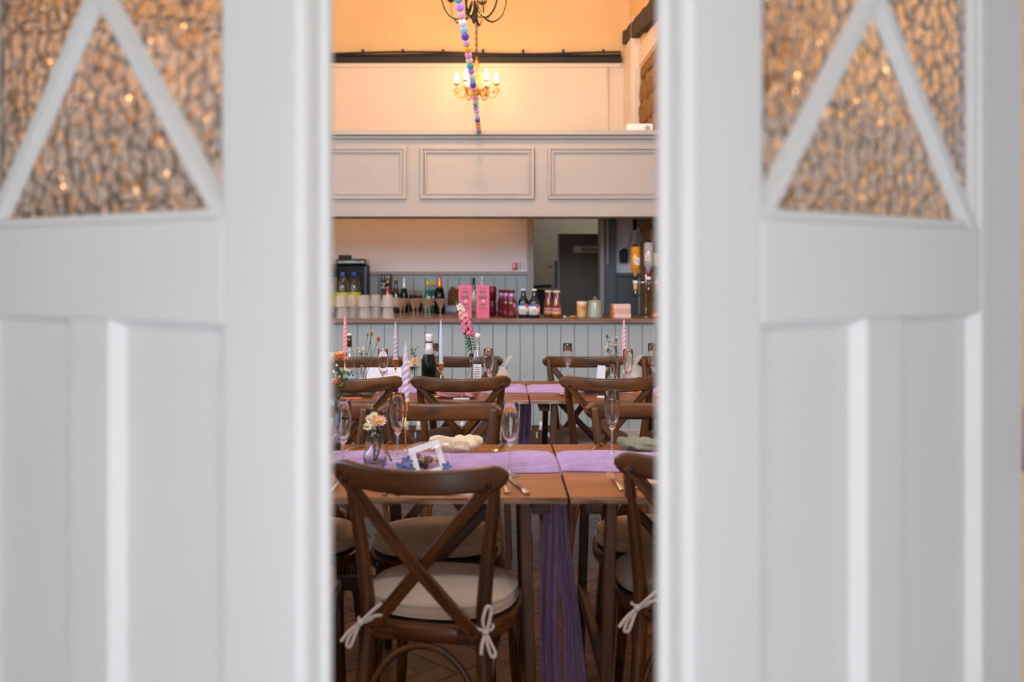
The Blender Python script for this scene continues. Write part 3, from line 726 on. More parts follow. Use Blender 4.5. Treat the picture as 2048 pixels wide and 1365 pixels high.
# pink cartons
mat('carton_pink', srgb(228, 108, 142), .35, coat=.3, spec=.6)
def carton(x, d, lab, rz):
    r = thing('drinks_carton', lab, 'carton', at(x, d, BZ), rz, 'pink cartons on the bar')
    MB().box((0, 0, .122), (.098, .07, .244)).build('box', 'carton_pink', r, bevel=.0015)
    for z, wd, h in ((.22, .035, .008), (.195, .05, .018), (.155, .06, .026), (.10, .045, .014)): 
        nn = max(3, int(wd/.012))
        for q in range(nn): MB().box((-wd/2+(q+.5)*wd/nn, -.0353, z), (wd/nn*.72, .001, h)).build('print_mark', 'ink_grey', r)
    MB().prism([(cos(t)*.008, sin(t)*.008) for t in [2*pi*q/10 for q in range(10)]], 0, .001, Matrix.Translation((.004, -.035, .128)) @ Matrix.Rotation(pi/2, 4, 'X')).build('print_dot', 'ink_white', r)
    for q in range(5): MB().box((-.024+.012*q, -.0353, .072), (.007, .001, .02-.003*abs(q-2))).build('print_mark', 'ink_grey', r)
    MB().tube([(0, -.0353, .032), (.014, -.0353, .05), (0, -.0353, .046), (-.014, -.0353, .05), (0, -.0353, .032)], .0012, 4).build('print_heart', 'ink_grey', r)
carton(930, 6.93, 'tall pink printed carton behind the snapdragon, glossier of the pair', .06)
carton(966, 6.93, 'tall pink printed carton right of the snapdragon', -.03)
# cherry cans stacked behind the carton
mat('can_cherry', srgb(95, 20, 45), .3, .3, var=.3, vscale=40)
cn = thing('drink_can', 'dark cherry drink can behind pink carton, lower of two', 'can', at(984.5, 7.2, BZ), 0, 'stacked cherry cans')
CAN = [(.0001, .004), (.026, 0), (.033, .008), (.033, .1), (.027, .112), (.027, .115), (.0001, .112)]
MB().lathe(CAN, 16).build('body', 'can_cherry', cn); MB().lathe([(.027, .1135), (.028, .115), (.027, .1165), (.0255, .115)], 16).build('lid_rim', 'chrome', cn)
dup(cn, at(984.5, 7.2, BZ+.1165), .6, 'dark cherry drink can behind pink carton, upper of two')
# squat red bottles
SQ = [(.0001, .004), (.03, 0), (.037, .008), (.0375, .03), (.033, .06), (.0375, .10), (.036, .118), (.025, .145), (.024, .185), (.0255, .19), (.0255, .205), (.0001, .206)]
for x, d, lab in ((1004, 7.13, 'squat red juice bottle, leftmost and set back behind its pair'), (1012, 7.03, 'squat red juice bottle in front, left of its pair'), (1023, 6.93, 'squat red juice bottle next to the dark labelled bottles')):
    r = bottle('juice_bottle', lab, 'bottle', at(x, d, BZ), SQ, 'red_glass', (('neck_foil', 'purple_foil', ring(.0245, .145, .185)), ('cap', 'can_cherry', [(.0262, .188), (.0262, .207), (.0001, .208)])), 'red juice bottles on the bar')
    MB().ball((.02, -.0315, .095), .014, 10, 6, (.8, .25, 1.2)).build('label', 'label_pink', r)
# dark beer bottles
BE = [(.0001, .004), (.034, 0), (.041, .008), (.041, .115), (.038, .13), (.020, .155), (.0165, .2), (.0175, .205), (.0001, .206)]
for x, d, lab in ((1047, 6.95, 'dark bottle with white label and white cap, left of its pair'), (1068.5, 6.90, 'dark bottle with white label and white cap, right of its pair')):
    r = bottle('beer_bottle', lab, 'bottle', at(x, d, BZ), BE, 'navy_glass', (('cap', 'card_white', [(.019, .203), (.02, .213), (.017, .217), (.0001, .217)]), ('label', 'label_white', ring(.041, .025, .09)), ('label_band', 'cap_blue', ring(.041, .09, .105))), 'dark bottles on the bar')
    MB().ball((.02, -.037, .09), .013, 8, 6, (1, .25, 1)).build('label_berry', 'ink_red', r)
    MB().ball((.026, -.0325, .04), .007, 8, 6, (1, .3, 1)).build('label_seal', 'cap_blue', r)
    MB().tube(catmull([(-.022, -.0365, .045), (-.012, -.0405, .07), (-.008, -.0415, .045), (.004, -.0422, .068), (.008, -.0422, .045)], 4), .0012, 4).build('label_script', 'ink', r)
# amber bottles
AM = [(.0001, .004), (.028, 0), (.0345, .008), (.0345, .075), (.037, .085), (.033, .11), (.026, .135), (.024, .16), (.025, .19), (.0265, .195), (.0265, .203), (.0001, .204)]
for x, d, lab in ((1097, 7.0, 'amber bottle with pink and gold label, left of its pair'), (1113, 6.92, 'amber bottle with pink and gold label beside the tin, right of its pair')):
    r = bottle('cider_bottle', lab, 'bottle', at(x, d, BZ), AM, 'amber_glass', (('neck_foil', 'label_cream', [(.0275, .188), (.0278, .203), (.025, .2045)]), ('label', 'label_gold', ring(.0345, .025, .05)), ('label_band', 'label_pink', ring(.0345, .05, .075))), 'amber bottles on the bar')
    MB().box((.006, -.0255, .165), (.011, .003, .045)).build('neck_label', 'purple_foil', r)
kn = thing('bar_knife', 'small knife with orange handle lying on the bar', 'knife', at(1141, 6.9, BZ), .1)
MB().tube([(0, 0, .01), (.045, 0, .011)], [.009, .007], 8).build('handle', 'foil_orange', kn); MB().box((-.02, 0, .008), (.045, .016, .004)).build('blade', 'steel', kn); MB().ball((-.045, 0, .009), .009, 8, 6).build('cork', 'label_white', kn)
mat('sage_ceramic', srgb(150, 165, 150), .2, coat=.5)
ti = thing('tea_tin', 'tan printed tin with a pale lid behind the sage canister', 'tin', at(1164, 7.02, BZ))
MB().lathe([(.0001, 0), (.039, 0), (.0395, .003), (.0395, .095), (.0001, .096)], 18).build('body', 'label_gold', ti)
MB().lathe([(.041, .093), (.0415, .095), (.0415, .118), (.039, .121), (.0001, .121)], 18).build('lid', 'label_cream', ti)
for q in range(4): MB().box((-.012+.012*q, -.0385+.0006*abs(q-1.5)**2, .075), (.008, .003, .014)).build('print_mark', 'ink_red', ti)
MB().tube(catmull([(-.01, -.0395, .05), (0, -.040, .06), (.008, -.0395, .048), (.018, -.0365, .058)], 4), .0015, 4).build('print_script', 'ink_red', ti)
ca = thing('ceramic_canister', 'sage green glazed canister with a looped lid on the bar', 'canister', at(1190, 6.92, BZ))
MB().lathe([(.0001, 0), (.055, 0), (.0585, .005), (.056, .02), (.049, .118), (.048, .122), (.0001, .122)], 24).build('body', 'sage_ceramic', ca)
MB().lathe([(.049, .121), (.0505, .124), (.049, .13), (.03, .134), (.0001, .135)], 24).build('lid', 'sage_ceramic', ca)
MB().tube([(.011*cos(t), 0, .146+.012*sin(t)) for t in [2*pi*q/14 for q in range(14)]], .003, 6, closed=True).build('lid_loop', 'sage_ceramic', ca)
# striped napkin stack
m, nt, N, L, b = nodes('stripe_pink')
tc = N.new('ShaderNodeTexCoord'); wv = N.new('ShaderNodeTexWave'); wv.bands_direction = 'X'; wv.inputs['Scale'].default_value = 18; L.new(tc.outputs['Object'], wv.inputs['Vector'])
r_ = N.new('ShaderNodeValToRGB'); r_.color_ramp.elements[0].position = .45; r_.color_ramp.elements[1].position = .55
r_.color_ramp.elements[0].color = C(srgb(232, 175, 165)); r_.color_ramp.elements[1].color = C(srgb(238, 232, 230)); L.new(wv.outputs['Fac'], r_.inputs['Fac']); L.new(r_.outputs['Color'], b.inputs['Base Color']); b.inputs['Roughness'].default_value = .8
mat('paper_pink', srgb(226, 178, 165), .8)
mat('paper_orange', srgb(215, 130, 75), .8)
for k, (mt, lab, h) in enumerate((('stripe_pink', 'bottom pack of pink striped paper straws on the bar', .036), ('paper_pink', 'plain pink paper pack in the middle of the striped stack', .028), ('stripe_pink', 'top pack of pink striped paper straws on the bar', .038))):
    r = thing('paper_pack', lab, 'packet', at(1241, 6.94, BZ+(0, .0365, .065)[k]), .12-.05*k, 'striped packs on the bar')
    MB().box((.005, 0, h/2), (.128, .09, h)).build('pack', mt, r, bevel=.004); MB().box((-.064, 0, h/2), (.012, .086, h*.94)).build('end_flap', 'paper_orange', r, bevel=.002)
# optic stand with inverted bottles
os_ = thing('optic_stand', 'chrome spirit optic stand on the right end of the bar', 'stand', at(1292, 7.05, BZ))
px = 7.05/F
MB().lathe([(.0001, .006), (.045, .004), (.05, 0), (.05, .003), (.012, .012)], 20).build('base', 'chrome', os_)
MB().tube([(0, 0, 0), (0, 0, .53)], .007, 10).build('pole', 'chrome', os_)
MB().ball((0, 0, .545), .018, 12, 8).build('pole_knob', 'black_plastic', os_)
MB().box((-.01, .02, .46), (.19, .01, .012)).build('top_bar', 'chrome', os_, bevel=.002)
MB().tube([(.095*cos(t), .095*sin(t)*.5, .265) for t in [2*pi*q/24 for q in range(24)]], .005, 6, closed=True).build('carrier_ring', 'chrome', os_)
OB = [(.0001, .003), (.03, 0), (.036, .008), (.036, .155), (.033, .175), (.018, .20), (.0135, .22), (.0135, .25), (.0001, .251)]
mat('gin_glass', (.72, .74, .80), .08, spec=.8, coat=.5, trans=.55)
for (x, yy, gm, neck, lab, lm) in ((1269, -.05, 'amber_pale', 'brown_glass', 'upended amber spirit bottle on the optic stand', 'label_white'), (1293.5, -.085, 'gin_glass', 'red_liquor', 'upended clear spirit bottle in the centre of the optic stand', 'label_white'), (1313.5, -.05, 'brown_glass', 'amber_pale', 'upended dark whisky bottle with cream label on the optic stand', 'label_cream')):
    dz = .03 if x == 1293.5 else 0
    X = (x-1292)*px; z0 = BZ+.315+dz-.03
    bo = bottle('spirit_bottle', lab, 'bottle', (XD(1292, 7.05)+X, 7.05+yy, z0), OB, gm, (('neck_sleeve', neck, ring(.0138, .205, .251)),), 'spirit bottles on the optics', inv=True)
    MB().lathe([(.02, .247), (.02, .262), (.012, .268), (.0001, .268)], 14).build('base_cap', 'black_plastic', bo)
    if lm == 'label_cream':
        MB().lathe(ring(.036, .10, .2), 18).build('label', lm, bo)
        text('lettering', 'ALCONVY', .019, 'ink', bo, (-.004, -.0375, .15), (pi/2, -pi/2, 0), .0003)
    else:
        MB().box((.008 if dz == 0 else -.012, -.0355, .14), (.036, .003, .055)).build('label', lm, bo)
        MB().tube([((.008 if dz == 0 else -.012)+.009*cos(t), -.0375, .145+.009*sin(t)) for t in [2*pi*q/12 for q in range(12)]], .0014, 4, closed=True).build('label_ring', 'ink_red', bo)
        for q in range(3): MB().box(((.02 if dz == 0 else -.012), -.0374, .123+.006*q), (.012, .001, .003)).build('label_print', 'ink_grey', bo)
    zc = z0-BZ
    MB().lathe([(.02, zc-.03), (.021, zc-.028), (.021, zc-.008), (.018, zc-.006)], 14, (X, yy, 0)).build('clamp', 'foil_silver', os_)
    MB().lathe([(.016, zc-.03), (.015, zc-.07), (.008, zc-.085), (.0001, zc-.085)], 12, (X, yy, 0)).build('measure', 'label_gold' if dz == 0 else 'bottle_clear', os_)
    MB().lathe([(.007, zc-.085), (.006, zc-.115), (.0001, zc-.115)], 8, (X, yy, 0)).build('spout', 'chrome', os_)
    MB().tube([(X-.035, yy-.01, zc-.118), (X, yy-.03, zc-.124), (X+.035, yy-.01, zc-.118)], .004, 6).build('push_bar', 'black_plastic', os_)
    MB().tube([(X, yy, zc-.02), (0, 0, .265)], .004, 6).build('arm', 'chrome', os_)
def folded_cloth(name, lab, cat, loc, sx, sy, sz, mt, seed=0, rotz=0, group=None):
    rd = random.Random(seed); ph = [rd.uniform(0, 6) for _ in range(8)]
    o = MB().ball((0, 0, 0), 1, 28, 12, fn=lambda d: .86+.10*sin(5*d.x+ph[0]+2*d.y)+.08*sin(9*d.y+ph[1]+3*d.x)+.05*sin(13*d.x-6*d.y+ph[2]))
    vs = [(x*sx, y*sy, max(0, (z+.55)/1.5)*sz) for x, y, z in o.v]; o.v = vs
    return tag(o.build(name, mt, None, loc, rotz), lab, cat, group)
mat('cloth_orange', srgb(225, 120, 60), .9, bump=.2, bscale=150)
folded_cloth('orange_cloth', 'folded orange cloth on the bar under the optic bottles', 'cloth', at(1317, 6.95, BZ), .055, .04, .042, 'cloth_orange', 3)
# back-bar things
till = thing('till', 'black till screen with a hinged hood behind the lemonade bottles', 'till', at(707, 7.72, BZ))
MB().box((0, 0, .2), (.25, .2, .40)).build('case', 'black_plastic', till, bevel=.012)
MB().box((0, -.02, .425), (.25, .24, .05)).build('hood', 'brown_glass', till, bevel=.015)
MB().box((-.07, 0, .468), (.1, .08, .032)).build('handle', 'dark_wood_trim', till, bevel=.006)
MB().box((.115, -.104, .2), (.016, .01, .38)).build('side_trim', 'ink_grey', till)
gb = thing('gift_box', 'black carton with bold white lettering behind the tumblers', 'carton', at(773, 7.8, BZ))
MB().box((0, 0, .162), (.085, .085, .324)).build('box', 'label_black', gb, bevel=.002)
text('lettering', '110', .045, 'ink_white', gb, (0, -.0435, .295)); text('lettering', 'ZF', .062, 'ink_white', gb, (-.006, -.0435, .225))
bottle('liqueur_bottle', 'red liqueur bottle with gold neck in front of the black carton', 'bottle', at(775.5, 7.66, BZ), sc_prof(CH, .8, 1.02), 'red_liquor', (('neck_foil', 'brass', ring(.0125, .225, .29)), ('label', 'label_white', ring(.0308, .09, .15))))
bottle('rum_bottle', 'dark amber bottle with a pale label behind the tumblers', 'bottle', at(792, 7.72, BZ), sc_prof(CH, .95, .98), 'brown_glass', (('stopper', 'brass', [(.018, .268), (.019, .284), (.0001, .289)]), ('label', 'label_cream', [(.0374, .05), (.0374, .13)])))
bottle('prosecco_bottle', 'dark prosecco bottle with silver neck and orange label', 'bottle', at(808, 7.68, BZ), sc_prof(CH, .92, 1.02), 'champagne_dark', (('neck_foil', 'foil_silver', [(.022, .2), (.0155, .225), (.014, .28), (.016, .294), (.0001, .296)]), ('label', 'foil_orange', [(.0362, .08), (.0362, .12)])))
HG = [(.036, 0), (.038, .004), (.036, .17), (.0365, .175)]
for x, d, lab in ((825, 7.75, 'dark smoky highball glass behind the cocktail glasses, left one'), (838, 7.72, 'dark smoky highball glass behind the cocktail glasses, right one')):
    r = thing('highball_glass', lab, 'glass', at(x, d, BZ), 0, 'smoky glasses on the back bar'); MB().lathe([(.0001, .004), (.03, 0), (.031, .19), (.029, .19), (.028, .012), (.0001, .012)], 16).build('glass', 'gin_glass' if False else 'bottle_clear', r); MB().lathe([(.0001, .013), (.027, .013), (.0275, .15), (.0001, .15)], 14).build('drink', 'brown_glass', r)
for x, d, lab in ((855.5, 7.66, 'teal green bottle with yellow stopper, left of its pair'), (866, 7.74, 'teal green bottle with yellow stopper, right of its pair')):
    r = bottle('gin_bottle', lab, 'bottle', at(x, d, BZ), sc_prof(CH, .95, .9), 'green_glass', (('stopper', 'yellow_wax', [(.0145, .225), (.017, .262), (.0001, .266)]),), 'teal bottles on the back bar')
    for q in range(3): MB().box((.012, -.0365, .075+.03*q), (.02, .003, .02)).build('label_print', 'label_white', r)
bottle('champagne_bottle', 'dark champagne bottle with orange foil neck on the back bar', 'bottle', at(879, 7.62, BZ), sc_prof(CH, 1.15, 1.07), 'champagne_dark', (('neck_foil', 'foil_orange', [(.027, .212), (.0195, .235), (.017, .28), (.0185, .304), (.012, .308), (.0001, .308)]),))
mat('kraft', srgb(120, 80, 45), .9, var=.2); mat('cloth_blueprint', srgb(165, 170, 205), .9, var=.35, vscale=16, bump=.2)
folded_cloth('paper_bag', 'crumpled brown paper bag behind the left pink carton', 'bag', at(909, 7.8, BZ), .07, .06, .22, 'kraft', 5)
folded_cloth('tea_towel', 'crumpled pale blue patterned tea towel on the back bar', 'towel', at(901, 7.5+.18, BZ), .07, .06, .07, 'cloth_blueprint', 6)
bottle('tonic_bottle', 'slim dark-necked clear bottle behind the two pink cartons', 'bottle', at(947.5, 7.7, BZ), sc_prof(CH, .75, 1.02), 'bottle_clear', (('neck_foil', 'label_black', ring(.0112, .2, .293)), ('label', 'label_cream', ring(.0285, .1, .15))))
bottle('vodka_bottle', 'clear bottle with round silver stopper behind the right pink carton', 'bottle', at(964, 7.72, BZ), sc_prof(CH, .8, .98), 'bottle_clear', (('stopper', 'foil_silver', [(.009, .262), (.015, .28), (.016, .292), (.009, .302), (.0001, .304)]), ('pourer', 'foil_silver', ring(.0117, .2, .27))))
# fire notice
fs = thing('fire_notice', 'small white and red fire equipment notice on the dado rail', 'sign', at(1039, 8.04, 1.352), 0)
MB().box((0, -.005, .04), (.135, .005, .084)).build('plate', 'card_white', fs); MB().box((-.038, -.0085, .042), (.05, .002, .066)).build('red_field', 'ink_red', fs)
MB().box((-.05, -.0105, .048), (.01, .002, .034)).build('extinguisher_mark', 'ink_white', fs); MB().ball((-.05, -.0105, .068), .005, 8, 5, (1, .2, 1)).build('extinguisher_mark', 'ink_white', fs)
MB().tube([(-.034, -.0105, .03), (-.026, -.0105, .05), (-.03, -.0105, .062), (-.02, -.0105, .068)], .003, 5).build('flame_mark', 'ink_white', fs)
for q in range(4): MB().box((.006, -.0085, .07-.016*q), (.014, .002, .009)).build('print_line', 'ink', fs); MB().box((.04, -.0085, .07-.016*q), (.03, .002, .004)).build('print_line', 'ink_grey', fs)
# wall fittings on the right
el = thing('till_roll_box', 'beige electrical box with a bulb holder high on the right bar wall', 'electrical box', at(1283, 7.9, 1.62))
MB().box((-.015, .02, .16), (.1, .08, .1)).build('box', 'grey_trim', el, bevel=.006); MB().box((.0, .02, .02), (.075, .06, .085)).build('socket', 'grey_trim', el, bevel=.004)
MB().tube([(.03, -.01, .24), (.03, -.02, .1)], .012, 8).build('cable', 'black_cable', el); MB().lathe([(.0001, 0), (.014, .01), (.016, .04), (.012, .05)], 10, (.025, -.03, .075)).build('bulb_holder', 'label_gold', el)
MB().box((-.06, .0, .15), (.02, .1, .13)).build('box_side', 'black_plastic', el)
sp = thing('handset', 'small black handset hanging on the white wall beyond the bar', 'handset', at(1248, 8.0, 1.43))
MB().prism([(-.035, 0), (.03, 0), (.035, .1), (.01, .125), (-.02, .115), (-.04, .09)], -.03, .02, Matrix.Rotation(pi/2, 4, 'X')).build('case', 'black_plastic', sp, bevel=.006)
MB().tube(catmull([(.02, -.02, .11), (.05, -.02, .17), (.06, .0, .25)], 5), .004, 6).build('lead', 'black_cable', sp)

# ------------------------------------------------------------------ tables
TZ = .75
def trestle(label, x0, x1, y0, y1, inner):
    r = thing('trestle_table', label, 'table', ((x0+x1)/2, (y0+y1)/2, 0), 0, 'wooden trestle tables'); L_ = x1-x0; D = y1-y0
    MB().box((0, 0, TZ-.009), (L_, D, .018)).build('table_top', 'table_wood', r, bevel=.0025)
    MB().box((0, -D/2-.0006, TZ-.0095), (L_-.004, .002, .015), grain=0).build('worn_edge', 'table_edge', r)
    for e in (-1, 1):
        xl = e*(L_/2-.115); tilt = e*.022
        for sy in (-1, 1):
            yy = sy*(D/2-.035)
            MB().sweep([(xl+tilt, yy, 0), (xl, yy, TZ-.018)], rrect(.03, .045, .004, 1), up=(0, 1, 0), smooth=False).build('leg', 'leg_wood', r)
        MB().box((xl+e*.045, 0, TZ-.038), (.05, D-.09, .04)).build('batten', 'leg_wood', r, bevel=.003)
        MB().box((xl+tilt*.7, 0, .25), (.024, D-.1, .05)).build('stretcher', 'leg_wood', r, bevel=.003)
        MB().sweep([(xl-e*.02, -.03, TZ-.03), (xl-e*.33, -.03, .40)][::1], rrect(.03, .04, .004, 1), up=(0, 1, 0), smooth=False).build('brace', 'leg_wood', r)
    MB().box((0, -.03, .4), (L_-.85, .03, .04)).build('spine', 'leg_wood', r, bevel=.003)
    return r
trestle('near trestle table left of the seam, laid with gift bag and daisies', -1.63, .197, 2.50, 3.262, 1)
trestle('near trestle table right of the seam, laid with green napkin', .203, 2.03, 2.50, 3.262, -1)
trestle('far trestle table left of the seam, with champagne bottle', -1.67, .160, 4.362, 5.115, 1)
trestle('far trestle table right of the seam, with blue napkin', .166, 1.99, 4.362, 5.115, -1)
def runner(label, x0, x1, yc, wd, seam, seed, tailx=None):
    r = thing('table_runner', label, 'table runner', ((x0+x1)/2, yc, TZ), 0, 'lilac muslin table runners'); cx = (x0+x1)/2
    rd = random.Random(seed); ph = [rd.uniform(0, 6) for _ in range(9)]
    def fn(u, v):
        w_ = 1-(1-u)**1.6 if abs(x1-seam) < abs(x0-seam) else u**1.6; X = x0+(x1-x0)*w_; e = (v-.5)
        Y = yc+e*wd*(1+.05*sin(X*9+ph[0])+.04*sin(X*21+ph[1]))+.008*sin(X*7+ph[2])
        s_ = min(1, abs(X-seam)/.03)
        z = TZ+.003+.008*(1+sin(v*34+2.2*sin(X*4+ph[3])+ph[4]))*.5+.005*(1+sin(v*61+3*sin(X*5.5+ph[5])))*.5+.006*max(0, sin(X*13+v*9+ph[6]))
        z = TZ+.0025+(z-TZ-.0025)*s_
        if abs(X-seam) < .0032: z = TZ-.014
        if abs(e) > .47 and z > TZ: z = TZ+.002
        return (X-cx, Y-yc, z-TZ)
    MB().grid(fn, 90, 40).build('cloth', 'runner_lilac', r, solid=.0016)
    if tailx is not None:
        hx, zlen, w0, w1, y_, drift = tailx
        def tf(u, v):
            z = TZ-.01-(TZ-.01-.004)*zlen*u; ww = (w0+(w1-w0)*u**1.4)*(1+.05*sin(u*7+ph[7]))
            X = hx+drift*u**1.3+(v-.5)*ww+.006*sin(u*6+ph[8])
            Y = y_+.016*sin(v*15+ph[1]+u*1.5)*(.5+.8*u)+.008*sin(v*33+u*2)
            return (X-cx, Y-yc, z-TZ)
        MB().grid(tf, 40, 36).build('hanging_tail', 'runner_lilac', r, solid=.0016)
    return r
runner('lilac muslin runner on near left table, tail hanging through the seam', -1.5, .199, 2.945, .265, .2, 1, (.170, .99, .050, .066, 2.90, .010))
runner('lilac muslin runner on near right table starting at the seam', .201, 1.9, 2.945, .265, .2, 2, (.211, .99, .034, .070, 2.92, .042))
runner('lilac muslin runner on far left table, tail hanging through the seam', -1.5, .162, 4.75, .27, .163, 3, (.152, .99, .055, .08, 4.72, .0))
runner('lilac muslin runner on far right table starting at the seam', .164, 1.9, 4.75, .27, .163, 4)

# ------------------------------------------------------------------ chairs
def superell(a, b_, n, p=2.6, taper=0):
    out = []
    for i in range(n):
        t = 2*pi*i/n; c, s_ = cos(t), sin(t)
        x = a*math.copysign(abs(c)**(2/p), c); y = b_*math.copysign(abs(s_)**(2/p), s_)
        out.append((x*(1+taper*y/b_), y))
    return out
def make_chair(label, group):
    r = thing('cross_back_chair', label, 'chair', (0, 0, 0), 0, group)
    for sx in (-1, 1):
        pts = catmull([(sx*.188, -.265, 0), (sx*.168, -.225, .22), (sx*.154, -.2, .44), (sx*.166, -.207, .62), (sx*.186, -.224, .78), (sx*.194, -.233, .866)], 5)
        MB().tube(pts, [.015, .019, .0205, .0185, .0165, .013], 10).build('back_leg', 'chair_wood', r)
        MB().tube([(sx*.165, .165, .44), (sx*.172, .172, .22), (sx*.188, .19, 0)], [.019, .017, .012], 10).build('front_leg', 'chair_wood', r)
    ro = superell(.205, .19, 28, 2.7, .06)
    MB().sweep([(x, y-.01, .425) for x, y in ro], rrect(.026, .04, .008, 2), up=(0, 0, 1), closed=True).build('seat_frame', 'chair_wood', r)
    MB().prism([(x*.95, y*.95-.01) for x, y in ro], .43, .444).build('seat_panel', 'chair_wood', r)
    MB().box((0, -.193, .425), (.29, .022, .05)).build('back_rail', 'chair_wood', r, bevel=.006)
    # top rail
    n = 25; pts = []; secs = []
    for i in range(n):
        t = -1+2*i/(n-1); x = .226*sin(t*pi/2)/1.0
        e = max(0, (abs(x)-.188)/.0385); hh = .061*sqrt(max(.02, 1-min(1, e)**2)); 
        pts.append((x, -.246-.072*(1-(x/.226)**2), .853-.013*(1-(x/.226)**2)))
        secs.append(rrect(.027*(1 if e < .5 else sqrt(max(.1, 1-(e-.5)**2*2.5))), max(hh, .02), min(.009, hh*.3), 3))
    MB().sweep(pts, secs, up=(0, 0, 1)).build('top_rail', 'chair_wood', r)
    for sx in (-1, 1):
        o_ = .0 if sx > 0 else .0125
        a = Vector((sx*.196, -.2715-.0065-.004, .846)); c = Vector((-sx*.142, -.222, .432)); mid = (a+c)/2+Vector((0, -.010-o_*1.0+.006, 0))
        br = MB().sweep(catmull([a, a*.6+mid*.4, mid, mid*.4+c*.6, c], 4), rrect(.034, .011, .003, 1), up=(0, 1, 0), smooth=False).build('cross_brace', 'chair_wood', r)
        MB().lathe([(.0075, -.002), (.0075, .002), (.004, .0035), (.0001, .0035)], 10, M=Matrix.Translation((sx*.186, -.2875, .834)) @ Matrix.Rotation(pi/2, 4, 'X')).build('bolt', 'bolt', br)
        MB().lathe([(.006, -.002), (.006, .002), (.0001, .003)], 8, M=Matrix.Translation((-sx*.132, -.2295, .445)) @ Matrix.Rotation(pi/2, 4, 'X')).build('bolt', 'bolt', br)
    MB().lathe([(.006, -.002), (.006, .003), (.0001, .004)], 10, M=Matrix.Translation((.012, -.276, .636)) @ Matrix.Rotation(pi/2, 4, 'X')).build('centre_bolt', 'bolt', r)
    MB().tube(catmull([(-.17, -.238, .10), (-.158, -.232, .2), (-.125, -.222, .31), (-.07, -.214, .375), (0, -.21, .396), (.07, -.214, .375), (.125, -.222, .31), (.158, -.232, .2), (.17, -.238, .10)], 4), .0095, 8).build('hoop', 'chair_wood', r)
    for sx in (-1, 1):
        MB().tube(catmull([(sx*.168, -.215, .14), (sx*.164, -.18, .27), (sx*.166, -.09, .36), (sx*.168, 0, .388), (sx*.17, .08, .36), (sx*.173, .145, .27), (sx*.176, .17, .14)], 4), .008, 7).build('hoop', 'chair_wood', r)
    # cushion
    cu = MB(); prof = [(.90, .452), (.985, .455), (1.0, .466), (.995, .480), (.97, .492), (.80, .502), (.5, .508), (.2, .510)]
    out = superell(.204, .182, 36, 2.4, .05); vs = []; fs = []; us = []; k = len(prof); nn = len(out)
    for x, y in out:
        for q, z in prof: vs.append((x*q, y*q-.005, z))
    for i in range(nn):
        for j in range(k-1): fs.append((i*k+j, ((i+1) % nn)*k+j, ((i+1) % nn)*k+j+1, i*k+j+1)); us.append([(0, 0)]*4)
    fs.append([i*k for i in range(nn)]); us.append([(0, 0)]*nn); fs.append([i*k+k-1 for i in range(nn)]); us.append([(0, 0)]*nn)
    cu.add(vs, fs, us, True); cuo = cu.build('cushion', 'linen', r)
    for zz, q in ((.4585, 1.0), (.487, .99)):
        MB().tube([(x*q, y*q-.005, zz) for x, y in out], .0024, 5, closed=True).build('piping', 'linen_side', cuo)
    for sx in (-1, 1):
        c = Vector((sx*.156, -.2, .452)); tb_ = MB()
        loop = [c+Vector((.0235*cos(t), .0235*sin(t), .002*sin(2*t))) for t in [2*pi*q/14 for q in range(14)]]
        tb_.tube(loop, .0042, 6, closed=True)
        kx = c+Vector((sx*.010, -.0285, -.002)); tb_.ball(kx, .009, 8, 6)
        def strap(pl, wd=.0062): tb_.sweep(catmull([kx+Vector(p) for p in pl], 5), rrect(wd*1.5, .004, .0015, 1), up=(.3, 1, .2))
        if sx < 0:
            strap([(0, 0, 0), (.03, -.006, .03), (.055, -.004, .052), (.058, .0, .04), (.03, -.002, .012), (0, 0, 0)])
            strap([(0, 0, 0), (-.025, -.004, -.03), (-.035, -.006, -.058), (-.024, -.006, -.06), (-.012, -.004, -.03), (0, 0, 0)])
            strap([(0, 0, 0), (.04, -.006, .022), (.066, -.004, .026)]); strap([(0, 0, 0), (-.03, -.006, -.024), (-.05, -.008, -.05)])
        else:
            strap([(0, 0, 0), (-.006, -.006, .03), (.004, -.006, .066), (.014, -.002, .06), (.008, -.002, .02), (0, 0, 0)])
            strap([(0, 0, 0), (.006, -.006, -.03), (.018, -.008, -.058), (.026, -.006, -.048), (.012, -.004, -.02), (0, 0, 0)])
            strap([(0, 0, 0), (-.008, -.006, -.03), (-.01, -.008, -.055)])
        tb_.build('tie', 'tie_cotton', cuo)
    return r
CH0 = make_chair('cross-back chair nearest the camera, ivory bows tied at its cushion', 'cross-back chairs round the trestle tables')
CH0.location = (-.143, 2.59, 0); CH0.rotation_euler.z = radians(-11)
def chair(x, y, rot, lab): return dup(CH0, (x, y, 0), radians(rot), lab)
chair(-.66, 2.64, 3, 'cross-back chair almost hidden by the left door, beside the nearest chair')
chair(.562, 2.72, -3, 'cross-back chair at near table cut off by the right door edge')
chair(-.665, 3.10, 180, 'cross-back chair facing us behind near table, furthest left')
chair(-.195, 3.09, 181, 'cross-back chair facing us behind near table, by the tall candle')
chair(.548, 3.12, 178, 'cross-back chair facing us behind near table, right of the seam')
chair(-.660, 4.50, 2, 'cross-back chair with its back to us at far table, furthest left')
chair(-.170, 4.51, 3, 'cross-back chair with its back to us in front of the champagne bottle')
chair(.535, 4.51, -2, 'cross-back chair with its back to us before the blue napkin')
chair(-.736, 4.93, 180, 'cross-back chair facing us at far table behind the red carnations')
chair(-.19, 4.945, 179, 'cross-back chair facing us at far table behind the champagne bottle')
chair(.50, 4.94, 181, 'cross-back chair facing us at far table behind the standing white card')
chair(1.025, 4.94, 180, 'cross-back chair facing us at far table, cut off at right door')

